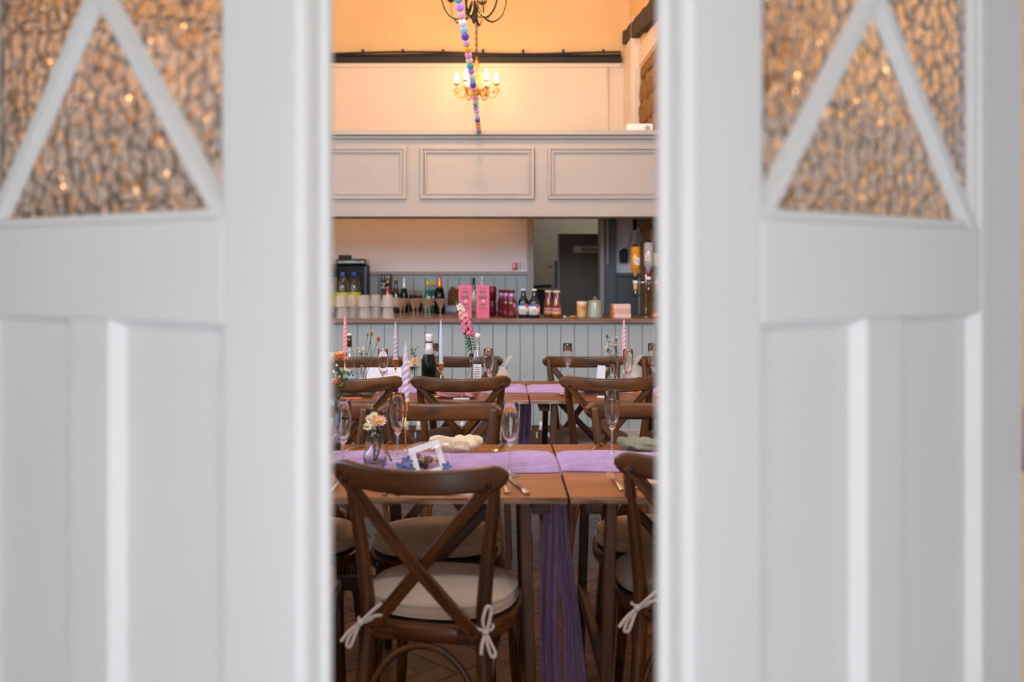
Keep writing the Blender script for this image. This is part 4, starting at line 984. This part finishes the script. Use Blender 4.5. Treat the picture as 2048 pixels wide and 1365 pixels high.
# ------------------------------------------------------------------ table things
def on(x, y, z=TZ):                       # point of the plane z seen at a frame pixel
    d = F*(H-z)/(y-VY); return (XD(x, d), d, z)
FB = [(.0185, .2195), (.0225, .2205), (.0232, .2195), (.0262, .17), (.0255, .145), (.019, .112), (.009, .094), (.0045, .088), (.0035, .082)]
fl0 = None
def flute(x, d, lab, z0=TZ):
    global fl0
    loc = (XD(x, d), d, z0)
    if fl0 is None:
        fl0 = thing('champagne_flute', lab, 'glass', loc, 0, 'champagne flutes on the tables')
        MB().lathe([(.0001, .096), (.012, .102), (.0185, .118), (.0240, .147), (.0248, .17), (.0218, .2195), (.0228, .2205), (.0234, .2195), (.0264, .17), (.0256, .145), (.019, .112), (.009, .094), (.004, .084)], 24).build('bowl', 'solid_glass', fl0)
        MB().lathe([(.0001, .0), (.031, .0), (.0325, .0015), (.03, .003), (.012, .007), (.0055, .014), (.0036, .03), (.0034, .07), (.0045, .086), (.009, .096), (.004, .100), (.0001, .101)], 20).build('stem_and_foot', 'foot_glass', fl0)
        return fl0
    return dup(fl0, loc, 0, lab)
flute(1020, 2.76, 'champagne flute standing alone on near table left of the seam', TZ)
flute(686, 2.80, 'champagne flute on near table beside the left door edge')
flute(664, 2.9, 'champagne flute half hidden by left door on near table', TZ)
flute(795, 2.95, 'champagne flute just left of the tall twisted candle')
flute(1224, 3.04, 'champagne flute on near table in front of a chair rail, right')
flute(766, 4.62, 'champagne flute on far table right of the red carnations')
flute(868, 4.95, 'champagne flute just behind the champagne bottle')
flute(977, 4.62, 'champagne flute beside the clear labelled bottle on far table')
flute(1135, 4.96, 'champagne flute on far table left of the standing white card')
flute(1256, 4.60, 'champagne flute right of the pink candle on far table')
flute(1305, 4.96, 'champagne flute on far table next to the blue candle')
# candles and candlesticks
for k, c in (('lilac', srgb(212, 192, 210)), ('coral', srgb(228, 160, 150)), ('paleblue', srgb(188, 202, 220)), ('pink', srgb(230, 172, 180)), ('blue', srgb(25, 85, 190)), ('mauve', srgb(200, 176, 192))):
    mat('wax_'+k, c, .5, sub=.15, var=.03)
def candle_set(x, d, zh, hc, wax, what, twist=True, rr=.0108):
    X = XD(x, d); h = zh
    st = thing('candlestick', 'slender brass candlestick holding the '+what, 'candlestick', (X, d, TZ+.004), 0, 'brass candlesticks')
    MB().lathe([(.0001, 0), (.036, 0), (.037, .003), (.012, .007), (.0035, .014), (.0028, .02)], 20).build('foot', 'brass', st)
    MB().tube([(0, 0, .012), (0, 0, h-.04)], .0028, 8).build('stem', 'brass', st)
    MB().lathe([(.003, h-.052), (.008, h-.048), (.003, h-.042), (.006, h-.036), (.0125, h-.032), (.0125, h-.006), (.0185, h-.002), (.0185, h), (.011, h), (.0108, h-.02), (.0001, h-.02)], 18).build('cup', 'brass', st)
    ca_ = thing('candle', what, 'candle', (X, d, TZ+.004+h-.018), 0, 'tapered candles')
    n = 100; prof = [(rr*(1 if t < .62 else 1-.72*((t-.62)/.38)), t*(hc+.018)) for t in [i/n for i in range(n+1)]]
    mb = MB(); kk = len(prof); nn = 20; vs = []; fs = []; us = []
    for i in range(nn):
        a = 2*pi*i/nn
        for q, z in prof:
            m_ = 1+(.16*cos(2*(a)-z*290) if twist else 0); vs.append((q*m_*cos(a), q*m_*sin(a), z))
    for i in range(nn):
        for j in range(kk-1): fs.append((i*kk+j, ((i+1) % nn)*kk+j, ((i+1) % nn)*kk+j+1, i*kk+j+1)); us.append([(0, 0)]*4)
    fs.append([i*kk for i in range(nn)]); us.append([(0, 0)]*nn); fs.append([i*kk+kk-1 for i in range(nn)]); us.append([(0, 0)]*nn)
    mb.add(vs, fs, us, True); mb.build('wax', wax, ca_); MB().tube([(0, 0, hc+.016), (.001, 0, hc+.026)], .0008, 5).build('wick', 'card_white', ca_)
candle_set(811, 3.06, .178, .186, 'wax_lilac', 'thick twisted lilac candle on near table', True, .0105)
candle_set(690, 4.78, .186, .187, 'wax_coral', 'coral pink twisted candle at far left of far table')
candle_set(791, 4.55, .172, .178, 'wax_mauve', 'mauve twisted candle between flute and daisies on far table', True, .0098)
candle_set(882, 4.47, .160, .205, 'wax_paleblue', 'smooth pale blue candle beside the champagne bottle', False, .0095)
candle_set(1248, 4.72, .172, .185, 'wax_pink', 'pink twisted candle beside the bud vase on far table')
candle_set(1321, 4.5, .155, .2, 'wax_blue', 'deep blue candle half hidden by the right door', False, .0115)
# bottles on tables
b_ = bottle('champagne_bottle', 'full champagne bottle with silver foil neck on far table', 'bottle', (XD(858, 4.6), 4.6, TZ+.008), CH, 'champagne_dark', (('neck_foil', 'foil_silver', [(.0275, .188), (.018, .222), (.0162, .25), (.0178, .256), (.0168, .266), (.0182, .275), (.0176, .288), (.0001, .289)]),), n=24)
MB().lathe([(.0192, .246), (.0205, .249), (.0192, .252)], 20).build('wire_band', 'bolt', b_)
GN = [(.0001, .004), (.03, 0), (.034, .006), (.034, .13), (.032, .15), (.02, .18), (.0125, .20), (.0115, .262), (.0001, .263)]
b_ = bottle('table_gin_bottle', 'clear bottle with white label and cap behind the snapdragon', 'bottle', (XD(955, 4.88), 4.88, TZ), GN, 'bottle_clear', (('cap', 'card_white', [(.014, .255), (.0145, .28), (.0001, .281)]),), n=20)
MB().box((0, -.0335, .075), (.04, .002, .09)).build('label', 'label_white', b_)
for q in range(6): MB().box((0, -.035, .045+.012*q), (.026, .001, .004)).build('label_print', 'ink_grey', b_)
b_ = bottle('table_vodka_bottle', 'clear square-shouldered bottle with dark neck behind coral candle', 'bottle', (XD(699, 4.98), 4.98, TZ), sc_prof(GN, 1.0, .97), 'bottle_clear', (('neck_sleeve', 'brown_glass', ring(.0124, .2, .262)), ('cap', 'card_white', [(.012, .26), (.012, .272), (.0001, .273)]), ('label', 'label_blue', [(.0346, .02), (.0346, .05)])), n=20)
b_ = bottle('water_bottle', 'bottle with pale blue label beside the left door on near table', 'bottle', (XD(660, 3.12), 3.12, TZ+.004), sc_prof(CH, .95, 1.15), 'navy_glass', (('label', 'label_blue', [(.0372, .03), (.0372, .115)]), ('cap', 'label_white', [(.0165, .30), (.017, .331), (.0001, .332)])), n=24)
text('lettering', 'RIO', .034, 'ink', b_, (.014, -.0385, .078), (pi/2, 0, .35), .0004)
# vases
VS = [(.0001, .003), (.034, .0), (.036, .004), (.036, .036), (.032, .044), (.0165, .062), (.0150, .085), (.0185, .112), (.0195, .115), (.018, .115), (.0135, .085), (.015, .064), (.030, .043), (.0335, .036), (.0335, .008), (.0001, .007)]
def vase(x, d, lab, sr=1, sz=1, z0=TZ+.009):
    r = thing('bud_vase', lab, 'vase', (XD(x, d), d, z0), 0, 'glass bud vases'); MB().lathe(sc_prof(VS, sr, sz), 24).build('glass', 'solid_glass', r)
    MB().lathe(sc_prof([(.0001, .0075), (.033, .0085), (.033, .034), (.0001, .034)], sr, sz), 20).build('water', 'water', r); return r
vase(750, 2.86, 'small glass bud vase of daisies on near table')
vase(724, 4.72, 'small glass bud vase of red carnations on far table', .62, 1.15)
vase(825, 4.85, 'small glass bud vase of peach daisies behind the twisted candle', .7, .85)
vase(943, 4.72, 'tall slim glass vase holding the snapdragon', .62, 1.55)
vase(1225, 4.78, 'rounded glass bud vase beside the pink candle', .85, 1.15)
vase(645, 3.0, 'bud vase behind the left door on near table', .9, 1.2)
def petals(mb, c, nrm, n, ln, wd, cup=.25, ang0=0):
    nrm = Vector(nrm).normalized(); q = nrm.to_track_quat('Z', 'Y').to_matrix().to_4x4(); M = Matrix.Translation(c) @ q
    for i in range(n):
        Mp = M @ Matrix.Rotation(2*pi*i/n+ang0, 4, 'Z')
        mb.add([(0, 0, 0), (ln*.5, wd/2, ln*cup*.5), (ln, wd*.25, ln*cup), (ln, -wd*.25, ln*cup), (ln*.5, -wd/2, ln*cup*.5), (ln*.5, 0, ln*cup*.5-.0015)], [(0, 1, 5), (1, 2, 5), (2, 3, 5), (3, 4, 5), (4, 0, 5)], [[(0, 0)]*3]*5, True, Mp)
def leaf(mb, c, dr, ln, wd):
    dr = Vector(dr).normalized(); q = dr.to_track_quat('X', 'Z').to_matrix().to_4x4(); M = Matrix.Translation(c) @ q
    mb.add([(0, 0, 0), (ln*.45, wd/2, .002), (ln, 0, -.003), (ln*.45, -wd/2, .002), (ln*.45, 0, -.002)], [(0, 1, 4), (1, 2, 4), (2, 3, 4), (3, 0, 4)], [[(0, 0)]*3]*4, True, M)
def stemflower(lab, base, top, kind, petal='petal_peach', size=.014, leaves=3, name=None, bend=.01, nrm=(0, -1, .5), seed=0):
    rd = random.Random(seed+hash(lab) % 1000 if False else seed); base = Vector(base); top = Vector(top)
    r = thing(name or 'cut_flower', lab, 'flower', base); t = top-base
    mid = t*.5+Vector((bend, -.002, 0)); pts = catmull([(0, 0, 0), mid, t], 6); MB().tube(pts, .0013, 5).build('stem', 'stem_dark', r)
    if leaves:
        lm = MB()
        for q in range(leaves):
            p = pts[int(len(pts)*(.55+.4*q/leaves)) % len(pts)]; leaf(lm, p, (rd.uniform(-1, 1), rd.uniform(-.6, .2), .5), .022, .009)
        lm.build('leaves', 'green_leaf', r)
    if kind == 'daisy':
        mb = MB(); petals(mb, t, nrm, 11, size, size*.42, .1); mb.build('petals', petal, r)
        n_ = Vector(nrm).normalized(); MB().ball(t+n_*.001, size*.36, 8, 6).build('eye', 'daisy_eye', r)
    elif kind == 'carnation':
        mb = MB()
        for q in range(4): petals(mb, t+Vector((0, 0, -.002*q)), (rd.uniform(-.2, .2), -.2, 1), 7, size*(.6+.15*q), size*.7, 1.1-.3*q, q*.5)
        mb.build('petals', petal, r); MB().lathe([(.0001, -.018), (.004, -.014), (.006, -.002), (.0001, .0)], 8, t).build('calyx', 'green_leaf', r)
    elif kind == 'bud':
        MB().ball(t, size*.5, 8, 6, (.8, .8, 1.4)).build('bud', petal, r)
    elif kind == 'spray':
        mb = MB(); bm_ = MB()
        for q in range(9):
            p = t+Vector((rd.uniform(-size, size), rd.uniform(-size, size)*.6, rd.uniform(-size, size*.8))); mb.tube([t*.82, p], .0006, 4); bm_.ball(p, .0042, 6, 4)
        mb.build('sprigs', 'green_leaf', r); bm_.build('blossom', petal, r)
    return r
def fl_at(lab, vx, vd, vz, x, y, d, kind, petal, size, leaves=3, **kw):
    stemflower(lab, (XD(vx, vd), vd, vz), P(x, y, d), kind, petal, size, leaves, **kw)
d1 = 2.86
fl_at('small white daisy at the top of the near bud vase', 750, d1, TZ+.02, 748, 833, d1, 'daisy', 'daisy_white', .015, 2, seed=1)
fl_at('tiny cream daisy leaning left above the near bud vase', 749, d1, TZ+.02, 739, 838, d1, 'daisy', 'petal_cream', .013, 1, seed=2)
fl_at('peach daisy in the middle of the near bud vase', 751, d1, TZ+.02, 754, 843, d1-.01, 'daisy', 'petal_peach', .017, 3, seed=3)
fl_at('peach and gold daisy right in the near bud vase', 752, d1, TZ+.02, 762, 842, d1-.01, 'daisy', 'petal_blush', .018, 3, seed=4)
fl_at('low white daisy drooping left of the near bud vase', 748, d1, TZ+.02, 736, 853, d1-.02, 'daisy', 'daisy_white', .014, 4, seed=5)
fl_at('green budded sprig in the near bud vase', 751, d1, TZ+.02, 757, 857, d1, 'bud', 'green_leaf', .01, 6, seed=6)
fl_at('pale bud hanging left of the near daisies', 748, d1, TZ+.02, 729, 856, d1-.01, 'bud', 'petal_cream', .011, 2, seed=61)
d2 = 4.72
fl_at('coral carnation standing tallest in far left vase', 724, d2, TZ+.02, 743, 666, d2, 'carnation', 'petal_peach', .013, 2, seed=7, bend=.0)
fl_at('red carnation leaning right in far left vase', 725, d2, TZ+.02, 757, 678, d2, 'carnation', 'petal_coral', .013, 1, seed=8, bend=.0)
fl_at('white airy spray in far left vase', 723, d2, TZ+.02, 723, 699, d2, 'spray', 'petal_cream', .02, 3, seed=9, bend=.0)
fl_at('closed green bud beside the coral carnation', 724, d2, TZ+.02, 735, 670, d2, 'bud', 'green_leaf', .012, 0, seed=10, bend=.0)
d3 = 4.85
fl_at('peach daisy behind the twisted candle, upper', 825, d3, TZ+.02, 828, 722, d3, 'daisy', 'petal_peach', .02, 3, seed=11)
fl_at('cream daisy behind the twisted candle, lower', 825, d3, TZ+.02, 819, 728, d3, 'daisy', 'petal_cream', .018, 3, seed=12)
fl_at('gold daisy right behind the twisted candle', 826, d3, TZ+.02, 833, 726, d3, 'daisy', 'petal_peach', .017, 3, seed=13)
fl_at('green airy sprig rising behind the twisted candle', 826, d3, TZ+.02, 828, 701, d3, 'spray', 'green_leaf', .022, 2, seed=14)
d4 = 4.78
fl_at('green budded stem leaning left in right vase', 1225, d4, TZ+.02, 1214, 673, d4, 'bud', 'green_leaf', .016, 5, seed=15)
fl_at('peach bud on tall stem in right vase', 1225, d4, TZ+.02, 1233, 677, d4, 'carnation', 'petal_cream', .010, 6, seed=16)
fl_at('small peach carnation low in right vase', 1226, d4, TZ+.02, 1231, 692, d4-.02, 'carnation', 'petal_blush', .013, 5, seed=17)
fl_at('white airy sprig left in right vase', 1224, d4, TZ+.02, 1214, 692, d4, 'spray', 'petal_cream', .018, 3, seed=18)
d5 = 2.95
fl_at('large orange bloom peeping past the left door', 655, d5, TZ+.03, 679, 716, d5, 'carnation', 'petal_peach', .026, 5, seed=19)
fl_at('orange bloom lower past the left door edge', 655, d5, TZ+.03, 672, 766, d5, 'carnation', 'petal_peach', .020, 4, seed=20)
fl_at('yellow green spray past the left door edge', 656, d5, TZ+.03, 684, 743, d5, 'spray', 'petal_cream', .026, 5, seed=21)
fl_at('thin leafy sprig past the left door edge', 656, d5, TZ+.03, 692, 755, d5, 'spray', 'green_leaf', .024, 4, seed=22)
# snapdragon
sd = thing('snapdragon', 'tall pink and peach snapdragon rising in front of the bar', 'flower', (XD(944, 4.72), 4.72, TZ+.03))
top = P(914, 603, 4.72)-sd.location; pts = catmull([(0, 0, 0), (.0, 0, .15), P(940, 680, 4.72)-sd.location, P(932, 645, 4.72)-sd.location, P(922, 618, 4.72)-sd.location, top], 10)
MB().tube(pts, [.0035, .0035, .003, .0022, .001], 6).build('stem', 'stem_dark', sd)
rd = random.Random(4)
for i in range(46):
    t = i/45; k = int((.47+.45*t)*(len(pts)-1)); p = pts[k]
    a = i*2.4; s_ = .0150*(1-.55*t); off = Vector((cos(a)*.019*(1-.5*t), sin(a)*.016, 0))
    mtp = 'petal_pink' if t < .42 else ('petal_blush' if t < .68 else 'petal_cream')
    mb = MB(); mb.ball(p+off, s_*.75, 8, 6, (1, 1, 1.15)); petals(mb, p+off*1.25, off+Vector((0, -.006, -.004)), 5, s_*1.05, s_*.9, .3, a)
    mb.build('floret', mtp, sd)
for i in range(7):
    k = int((.92+.07*i/6)*(len(pts)-1)); MB().ball(pts[k]+Vector((.006*(-1)**i, -.003, 0)), .0045, 6, 4, (1, 1, 1.4)).build('bud', 'green_leaf', sd)
for i in range(34):
    k = int((.26+.24*i/33)*(len(pts)-1)); lm = MB(); a = i*2.1; leaf(lm, pts[k], (cos(a), -.5+.3*sin(a), .5*sin(i)), .036, .015); lm.build('leaf', 'green_leaf', sd)
# napkins
def napkin(lab, x, d, ln, mt, seed, rot=0, knot=0.55, hgt=.022, wd=.05, z=TZ+.001, cat='napkin'):
    rd = random.Random(seed); ph = [rd.uniform(0, 6) for _ in range(6)]
    r = thing('napkin', lab, cat, (XD(x, d), d, z), radians(rot), 'tied muslin napkins'); n = 30; pts = []; secs = []
    for i in range(n):
        t = i/(n-1); pinch = 1-.62*math.exp(-((t-knot)/.10)**2); fan = (.55+.45*min(1, abs(t-knot)*3)) if t < knot else .7+.5*min(1, (t-knot)*2.4)
        endt = sqrt(max(.03, 1-max(0, (t-.93)/.07)**2)) * sqrt(max(.05, 1-max(0, (.05-t)/.05)**2))
        a = wd*pinch*fan*endt; h = hgt*(.8+.35*pinch)*(.65+.35*endt)
        pts.append((-ln/2+ln*t, .006*sin(t*9+ph[0]), h*.62))
        secs.append([((a)*cos(q)*(1+.16*sin(5*q+ph[1]+t*9)+.06*sin(11*t*3+ph[3])), h*.6*sin(q)*(1+.30*sin(7*q+ph[2]+t*8)+.14*sin(13*q+t*17)) if sin(q) > 0 else h*.6*sin(q)) for q in [2*pi*j/22 for j in range(22)]])
    MB().sweep(pts, secs, up=(0, 0, 1)).build('cloth', mt, r)
    kn_ = MB().tube([(-ln/2+ln*knot+.0, wd*.36*cos(q), hgt*.62+hgt*.62*sin(q)) for q in [2*pi*j/14 for j in range(14)]], .006, 6, closed=True); kn_.build('knot', mt, r)
    return r
for k, c in (('ivory', srgb(225, 200, 165)), ('green', srgb(130, 130, 105)), ('pinkn', srgb(200, 135, 130)), ('navy', srgb(50, 62, 105)), ('olive', srgb(105, 95, 65)), ('cream', srgb(215, 190, 170))):
    mat('napkin_'+k, c, .95, var=.12, vscale=40, bump=.3, bscale=180, sheen=.2)
napkin('ivory muslin napkin tied in a knot beside the gift bag', 912, 3.06, .15, 'napkin_ivory', 1, 4, .42, .036, .042, TZ+.012)
napkin('grey green napkin on near table right of the seam', 1292, 3.13, .17, 'napkin_green', 2, -3, .8, .03, .045)
napkin('dusty pink napkin at the champagne place on far table', 916, 4.44, .20, 'napkin_pinkn', 3, -5, .6, .036, .045)
napkin('dark blue napkin laid on far right table', 1200, 4.58, .18, 'napkin_navy', 4, 3, .5, .034, .045, TZ+.004)
napkin('olive napkin at far left place on far table', 716, 4.50, .16, 'napkin_olive', 5, 4, .55, .036, .05)
napkin('cream ruffled napkin edge at near right place', 1325, 2.62, .12, 'napkin_cream', 6, 15, .7, .018, .03)
# place cards
def card(lab, x, d, w_, dp, rot=0, mt='card_white', th=.0016, z=TZ+.001):
    return tag(MB().box((0, 0, th/2), (w_, dp, th)).build('place_card', mt, None, (XD(x, d), d, z), radians(rot), bevel=.0002), lab, 'card', 'small cards on the tables')
mat('card_orange', srgb(225, 120, 90), .6)
card('small white place card at the nearest chair', 916, 2.53, .07, .03, 4)
card('white place card before the pink napkin', 923, 4.39, .075, .03, 0, th=.004)
card('white card half under the dark blue napkin', 1213, 4.46, .09, .05, -12)
card('orange card before the olive napkin', 702, 4.41, .10, .03, -3, 'card_orange', .004)
sc_ = thing('folded_card', 'white folded card standing on far right table', 'card', (XD(1199, 4.72), 4.72, TZ+.009), radians(12))
for s_ in (-1, 1): MB().box((0, s_*.016, .058), (.042, .0012, .118), Matrix.Rotation(.10, 4, 'Y') @ Matrix.Rotation(s_*.13, 4, 'X')).build('leaf', 'card_white', sc_)
sg = thing('menu_sign', 'wide white menu sign lying open behind the far left chair', 'sign', (XD(768, 4.98), 4.98, TZ), 0)
MB().box((0, 0, .045), (.19, .006, .09), Matrix.Rotation(-.25, 4, 'X')).build('board', 'card_white', sg, bevel=.001); MB().box((0, .03, .035), (.04, .004, .08), Matrix.Rotation(.45, 4, 'X')).build('strut', 'card_white', sg)
# cutlery
def fork(lab, x, d, rot):
    r = thing('fork', lab, 'fork', (XD(x, d), d, TZ+.001), radians(rot), 'cutlery on the tables')
    pts = catmull([(0, -.095, .004), (0, -.05, .010), (0, .0, .010), (0, .03, .0045), (0, .05, .003)], 5); n = len(pts)
    MB().sweep(pts, [rrect(q, .003, .001, 1) for q in lerp_list([.018, .014, .007, .006, .018], n)], up=(0, 0, 1)).build('handle', 'steel', r)
    for k in range(4): MB().sweep(catmull([((k-1.5)*.0062, .046, .003), ((k-1.5)*.0062, .07, .005), ((k-1.5)*.0060, .098, .013)], 3), rrect(.0028, .0022, .0006, 1), up=(0, 0, 1)).build('tine', 'steel', r)
    return r
def spoon(lab, x, d, rot):
    r = thing('spoon', lab, 'spoon', (XD(x, d), d, TZ+.001), radians(rot), 'cutlery on the tables')
    pts = catmull([(0, -.085, .004), (0, -.04, .009), (0, .02, .009), (0, .05, .004)], 5)
    MB().sweep(pts, [rrect(q, .003, .001, 1) for q in lerp_list([.017, .013, .006, .007], len(pts))], up=(0, 0, 1)).build('handle', 'steel', r)
    MB().grid(lambda u, v: (.0185*sqrt(u)*cos(2*pi*v), .072+.027*sqrt(u)*sin(2*pi*v), .002+.007*u), 5, 18).build('bowl', 'steel', r, solid=.0014)
    return r
def knife(lab, x, d, rot):
    r = thing('table_knife', lab, 'knife', (XD(x, d), d, TZ+.001), radians(rot), 'cutlery on the tables')
    MB().sweep([(0, -.1, .004), (0, -.05, .006), (0, 0, .005)], [rrect(q, .006, .002, 1) for q in (.016, .013, .010)], up=(0, 0, 1)).build('handle', 'steel', r)
    MB().prism([(-.007, 0), (.007, 0), (.009, .07), (.004, .105), (-.004, .1), (-.007, .06)], .002, .0042).build('blade', 'steel', r); return r
fork('silver fork lying nearest the seam on near right table', 1231, 2.66, 4)
fork('second silver fork half behind the right chair post', 1268, 2.68, -4)
spoon('silver spoon lying by the flute foot on near left table', 1008, 2.62, 6)
knife('silver knife lying right of the flute foot on near left table', 1036, 2.62, 14)
spoon('silver spoon left of two beneath the nearest chair rail', 776, 2.60, 0); spoon('silver spoon right of two beneath the nearest chair rail', 801, 2.60, 0)
fork('silver fork at far side of near right table', 1190, 3.16, 160); spoon('silver spoon beside the seat post near the left door', 676, 2.63, -6)
spoon('silver spoon at far side of near left table', 998, 3.17, 170); spoon('silver spoon on far right table left of the blue napkin', 1132, 4.45, 15)
spoon('silver spoon on near table behind the left flute', 703, 3.14, 160)
def loosebloom(lab, x, d, petal):
    r = thing('loose_bloom', lab, 'flower', (XD(x, d), d, TZ+.008)); mb = MB()
    for q in range(3): petals(mb, (0, 0, .004+.002*q), (.1, -.2, 1), 9, .026-.006*q, .011, .25+.4*q, q*.4)
    mb.build('petals', petal, r); MB().ball((0, 0, .008), .006, 8, 6).build('eye', 'daisy_eye', r)
loosebloom('loose orange daisy lying on far right table', 1271, 4.52, 'petal_peach'); loosebloom('loose peach daisy lying on far left table', 763, 4.53, 'petal_blush'); loosebloom('loose orange bloom by the spoon on far right table', 1134, 4.58, 'petal_peach')
# organza bag
def bag(lab, x, d, sz, base=TZ+.009):
    r = thing('organza_bag', lab, 'bag', (XD(x, d), d, base), .3, 'organza favour bags')
    MB().lathe(sc_prof([(.0001, 0), (.038, .002), (.046, .03), (.044, .07), (.03, .10), (.012, .118), (.010, .122)], sz, sz), 18, fn=lambda a, z: 1+.06*sin(7*a+z*30)).build('pouch', 'organza', r)
    MB().tube([(.012*sz*cos(t), .012*sz*sin(t), .12*sz) for t in [2*pi*q/12 for q in range(12)]], .003*sz, 6, closed=True).build('ribbon', 'tie_cotton', r)
    MB().grid(lambda u, v: (sz*(.010+.045*u*sin(v*pi))*(1.0)*cos(v*2.2-.6)+.02*sz*u, sz*.02*sin(v*9)*u, sz*(.12+.085*u*(.5+.5*sin(v*pi)))), 8, 12).build('ruffle', 'organza', r)
    MB().ball((0, 0, .04*sz), .034*sz, 12, 8, (1, 1, 1.1)).build('sweets', 'card_white', r)
bag('cream organza favour bag tied at the neck by chair end', 1006, 4.78, .82); bag('pale organza favour bag behind the right flute', 1268, 4.95, .75)
# cellophane gift bag with square white frame
gbx = on(835, 940); gf = thing('gift_bag', 'clear cellophane gift bag with square white window card on near table', 'gift bag', (XD(840, 2.80), 2.80, TZ+.012), radians(6))
def gfn(u, v):
    X = -.085+.17*u; r_ = .036*(1-.55*abs(u-.5)**2)*(1+.08*sin(u*14+v*9)); a = 2*pi*v
    return (X, r_*1.25*cos(a), .03+.012*u+r_*sin(a)*.8+.03*u*(sin(a) > 0)*sin(a))
MB().grid(gfn, 22, 26).build('cellophane', 'cellophane', gf)
Mf = Matrix.Translation((.022, -.045, .037)) @ Matrix.Rotation(-.36, 4, 'X') @ Matrix.Rotation(-.28, 4, 'Y')
fm = MB(); 
for sx in (-1, 1): fm.box((sx*.039, 0, 0), (.018, .003, .096), Mf)
for sz_ in (-1, 1): fm.box((0, 0, sz_*.039), (.06, .003, .018), Mf)
fm.build('window_card', 'card_white', gf, bevel=.0006)
mat('blue_petal', srgb(95, 110, 160), .7, var=.2)
for k, (x, z, s_) in enumerate(((-.055, .012, .02), (-.04, .03, .018), (.078, .012, .016), (-.03, .008, .016))):
    mb = MB(); petals(mb, (x, -.055, z+.004), (0, -1, .4), 5, s_, s_*.7, .3); mb.build('blue_flower', 'blue_petal', gf)
rd = random.Random(12)
for k in range(10): MB().ball((.022+rd.uniform(-.035, .035), -.02+rd.uniform(-.01, .015), .012+rd.uniform(0, .028)), .011, 8, 6).build('sweet', ('kraft', 'bolt', 'napkin_ivory')[k % 3], gf)
MB().tube(catmull([(-.085, -.02, .03), (-.10, .0, .06), (-.094, .02, .08), (-.08, .02, .075)], 5), .003, 6).build('tie', 'kraft', gf)
# crates on the floor by the bar
wood('crate_wood', (.05, .03, .02), (.13, .075, .045), .7, 4, 50, 0)
def crate(lab, x, letters, n):
    d = 6.52; r = thing('drinks_crate', lab, 'crate', (XD(x, d), d, .0005), 0, 'crates along the bar front')
    for sx in (-1, 1): MB().box((sx*.145, 0, .13), (.014, .2, .26)).build('end_board', 'crate_wood', r)
    for k in range(2):
        for sy in (-1, 1): MB().box((0, sy*.1, .07+.125*k), (.304, .012, .115)).build('side_slat', 'crate_wood', r)
    MB().box((0, 0, .008), (.28, .2, .012)).build('base', 'crate_wood', r)
    if letters:
        for s_, lx in letters: text('lettering', s_, .056, 'ink_white', r, (lx, -.1067, .215), bold=.001)
    for k in range(n):
        q = bottle('crated_bottle', 'silver-capped bottle in the %s, %s' % (lab.split(' ', 1)[1] if False else 'crate '+('at left by the bar' if x < 850 else ('in the middle by the bar' if x < 1000 else 'with lettering under far table')), ('left', 'centre', 'right')[k]), 'bottle', (XD(x, d)-.09+.09*k, d, .015), sc_prof(CH, .95, .98), 'navy_glass', (('neck_foil', 'foil_silver', [(.032, .17), (.022, .205), (.017, .25), (.0178, .279), (.0001, .283)]),), 'bottles in the crates')
crate('brown drinks crate with pale lettering on the floor under far table', 1083, (('I', -.037), ('RI', .048)), 3)
crate('brown drinks crate with a single pale letter at left against the bar', 812, (('I', .075),), 3)
crate('plain brown drinks crate in the middle against the bar', 950, None, 3)
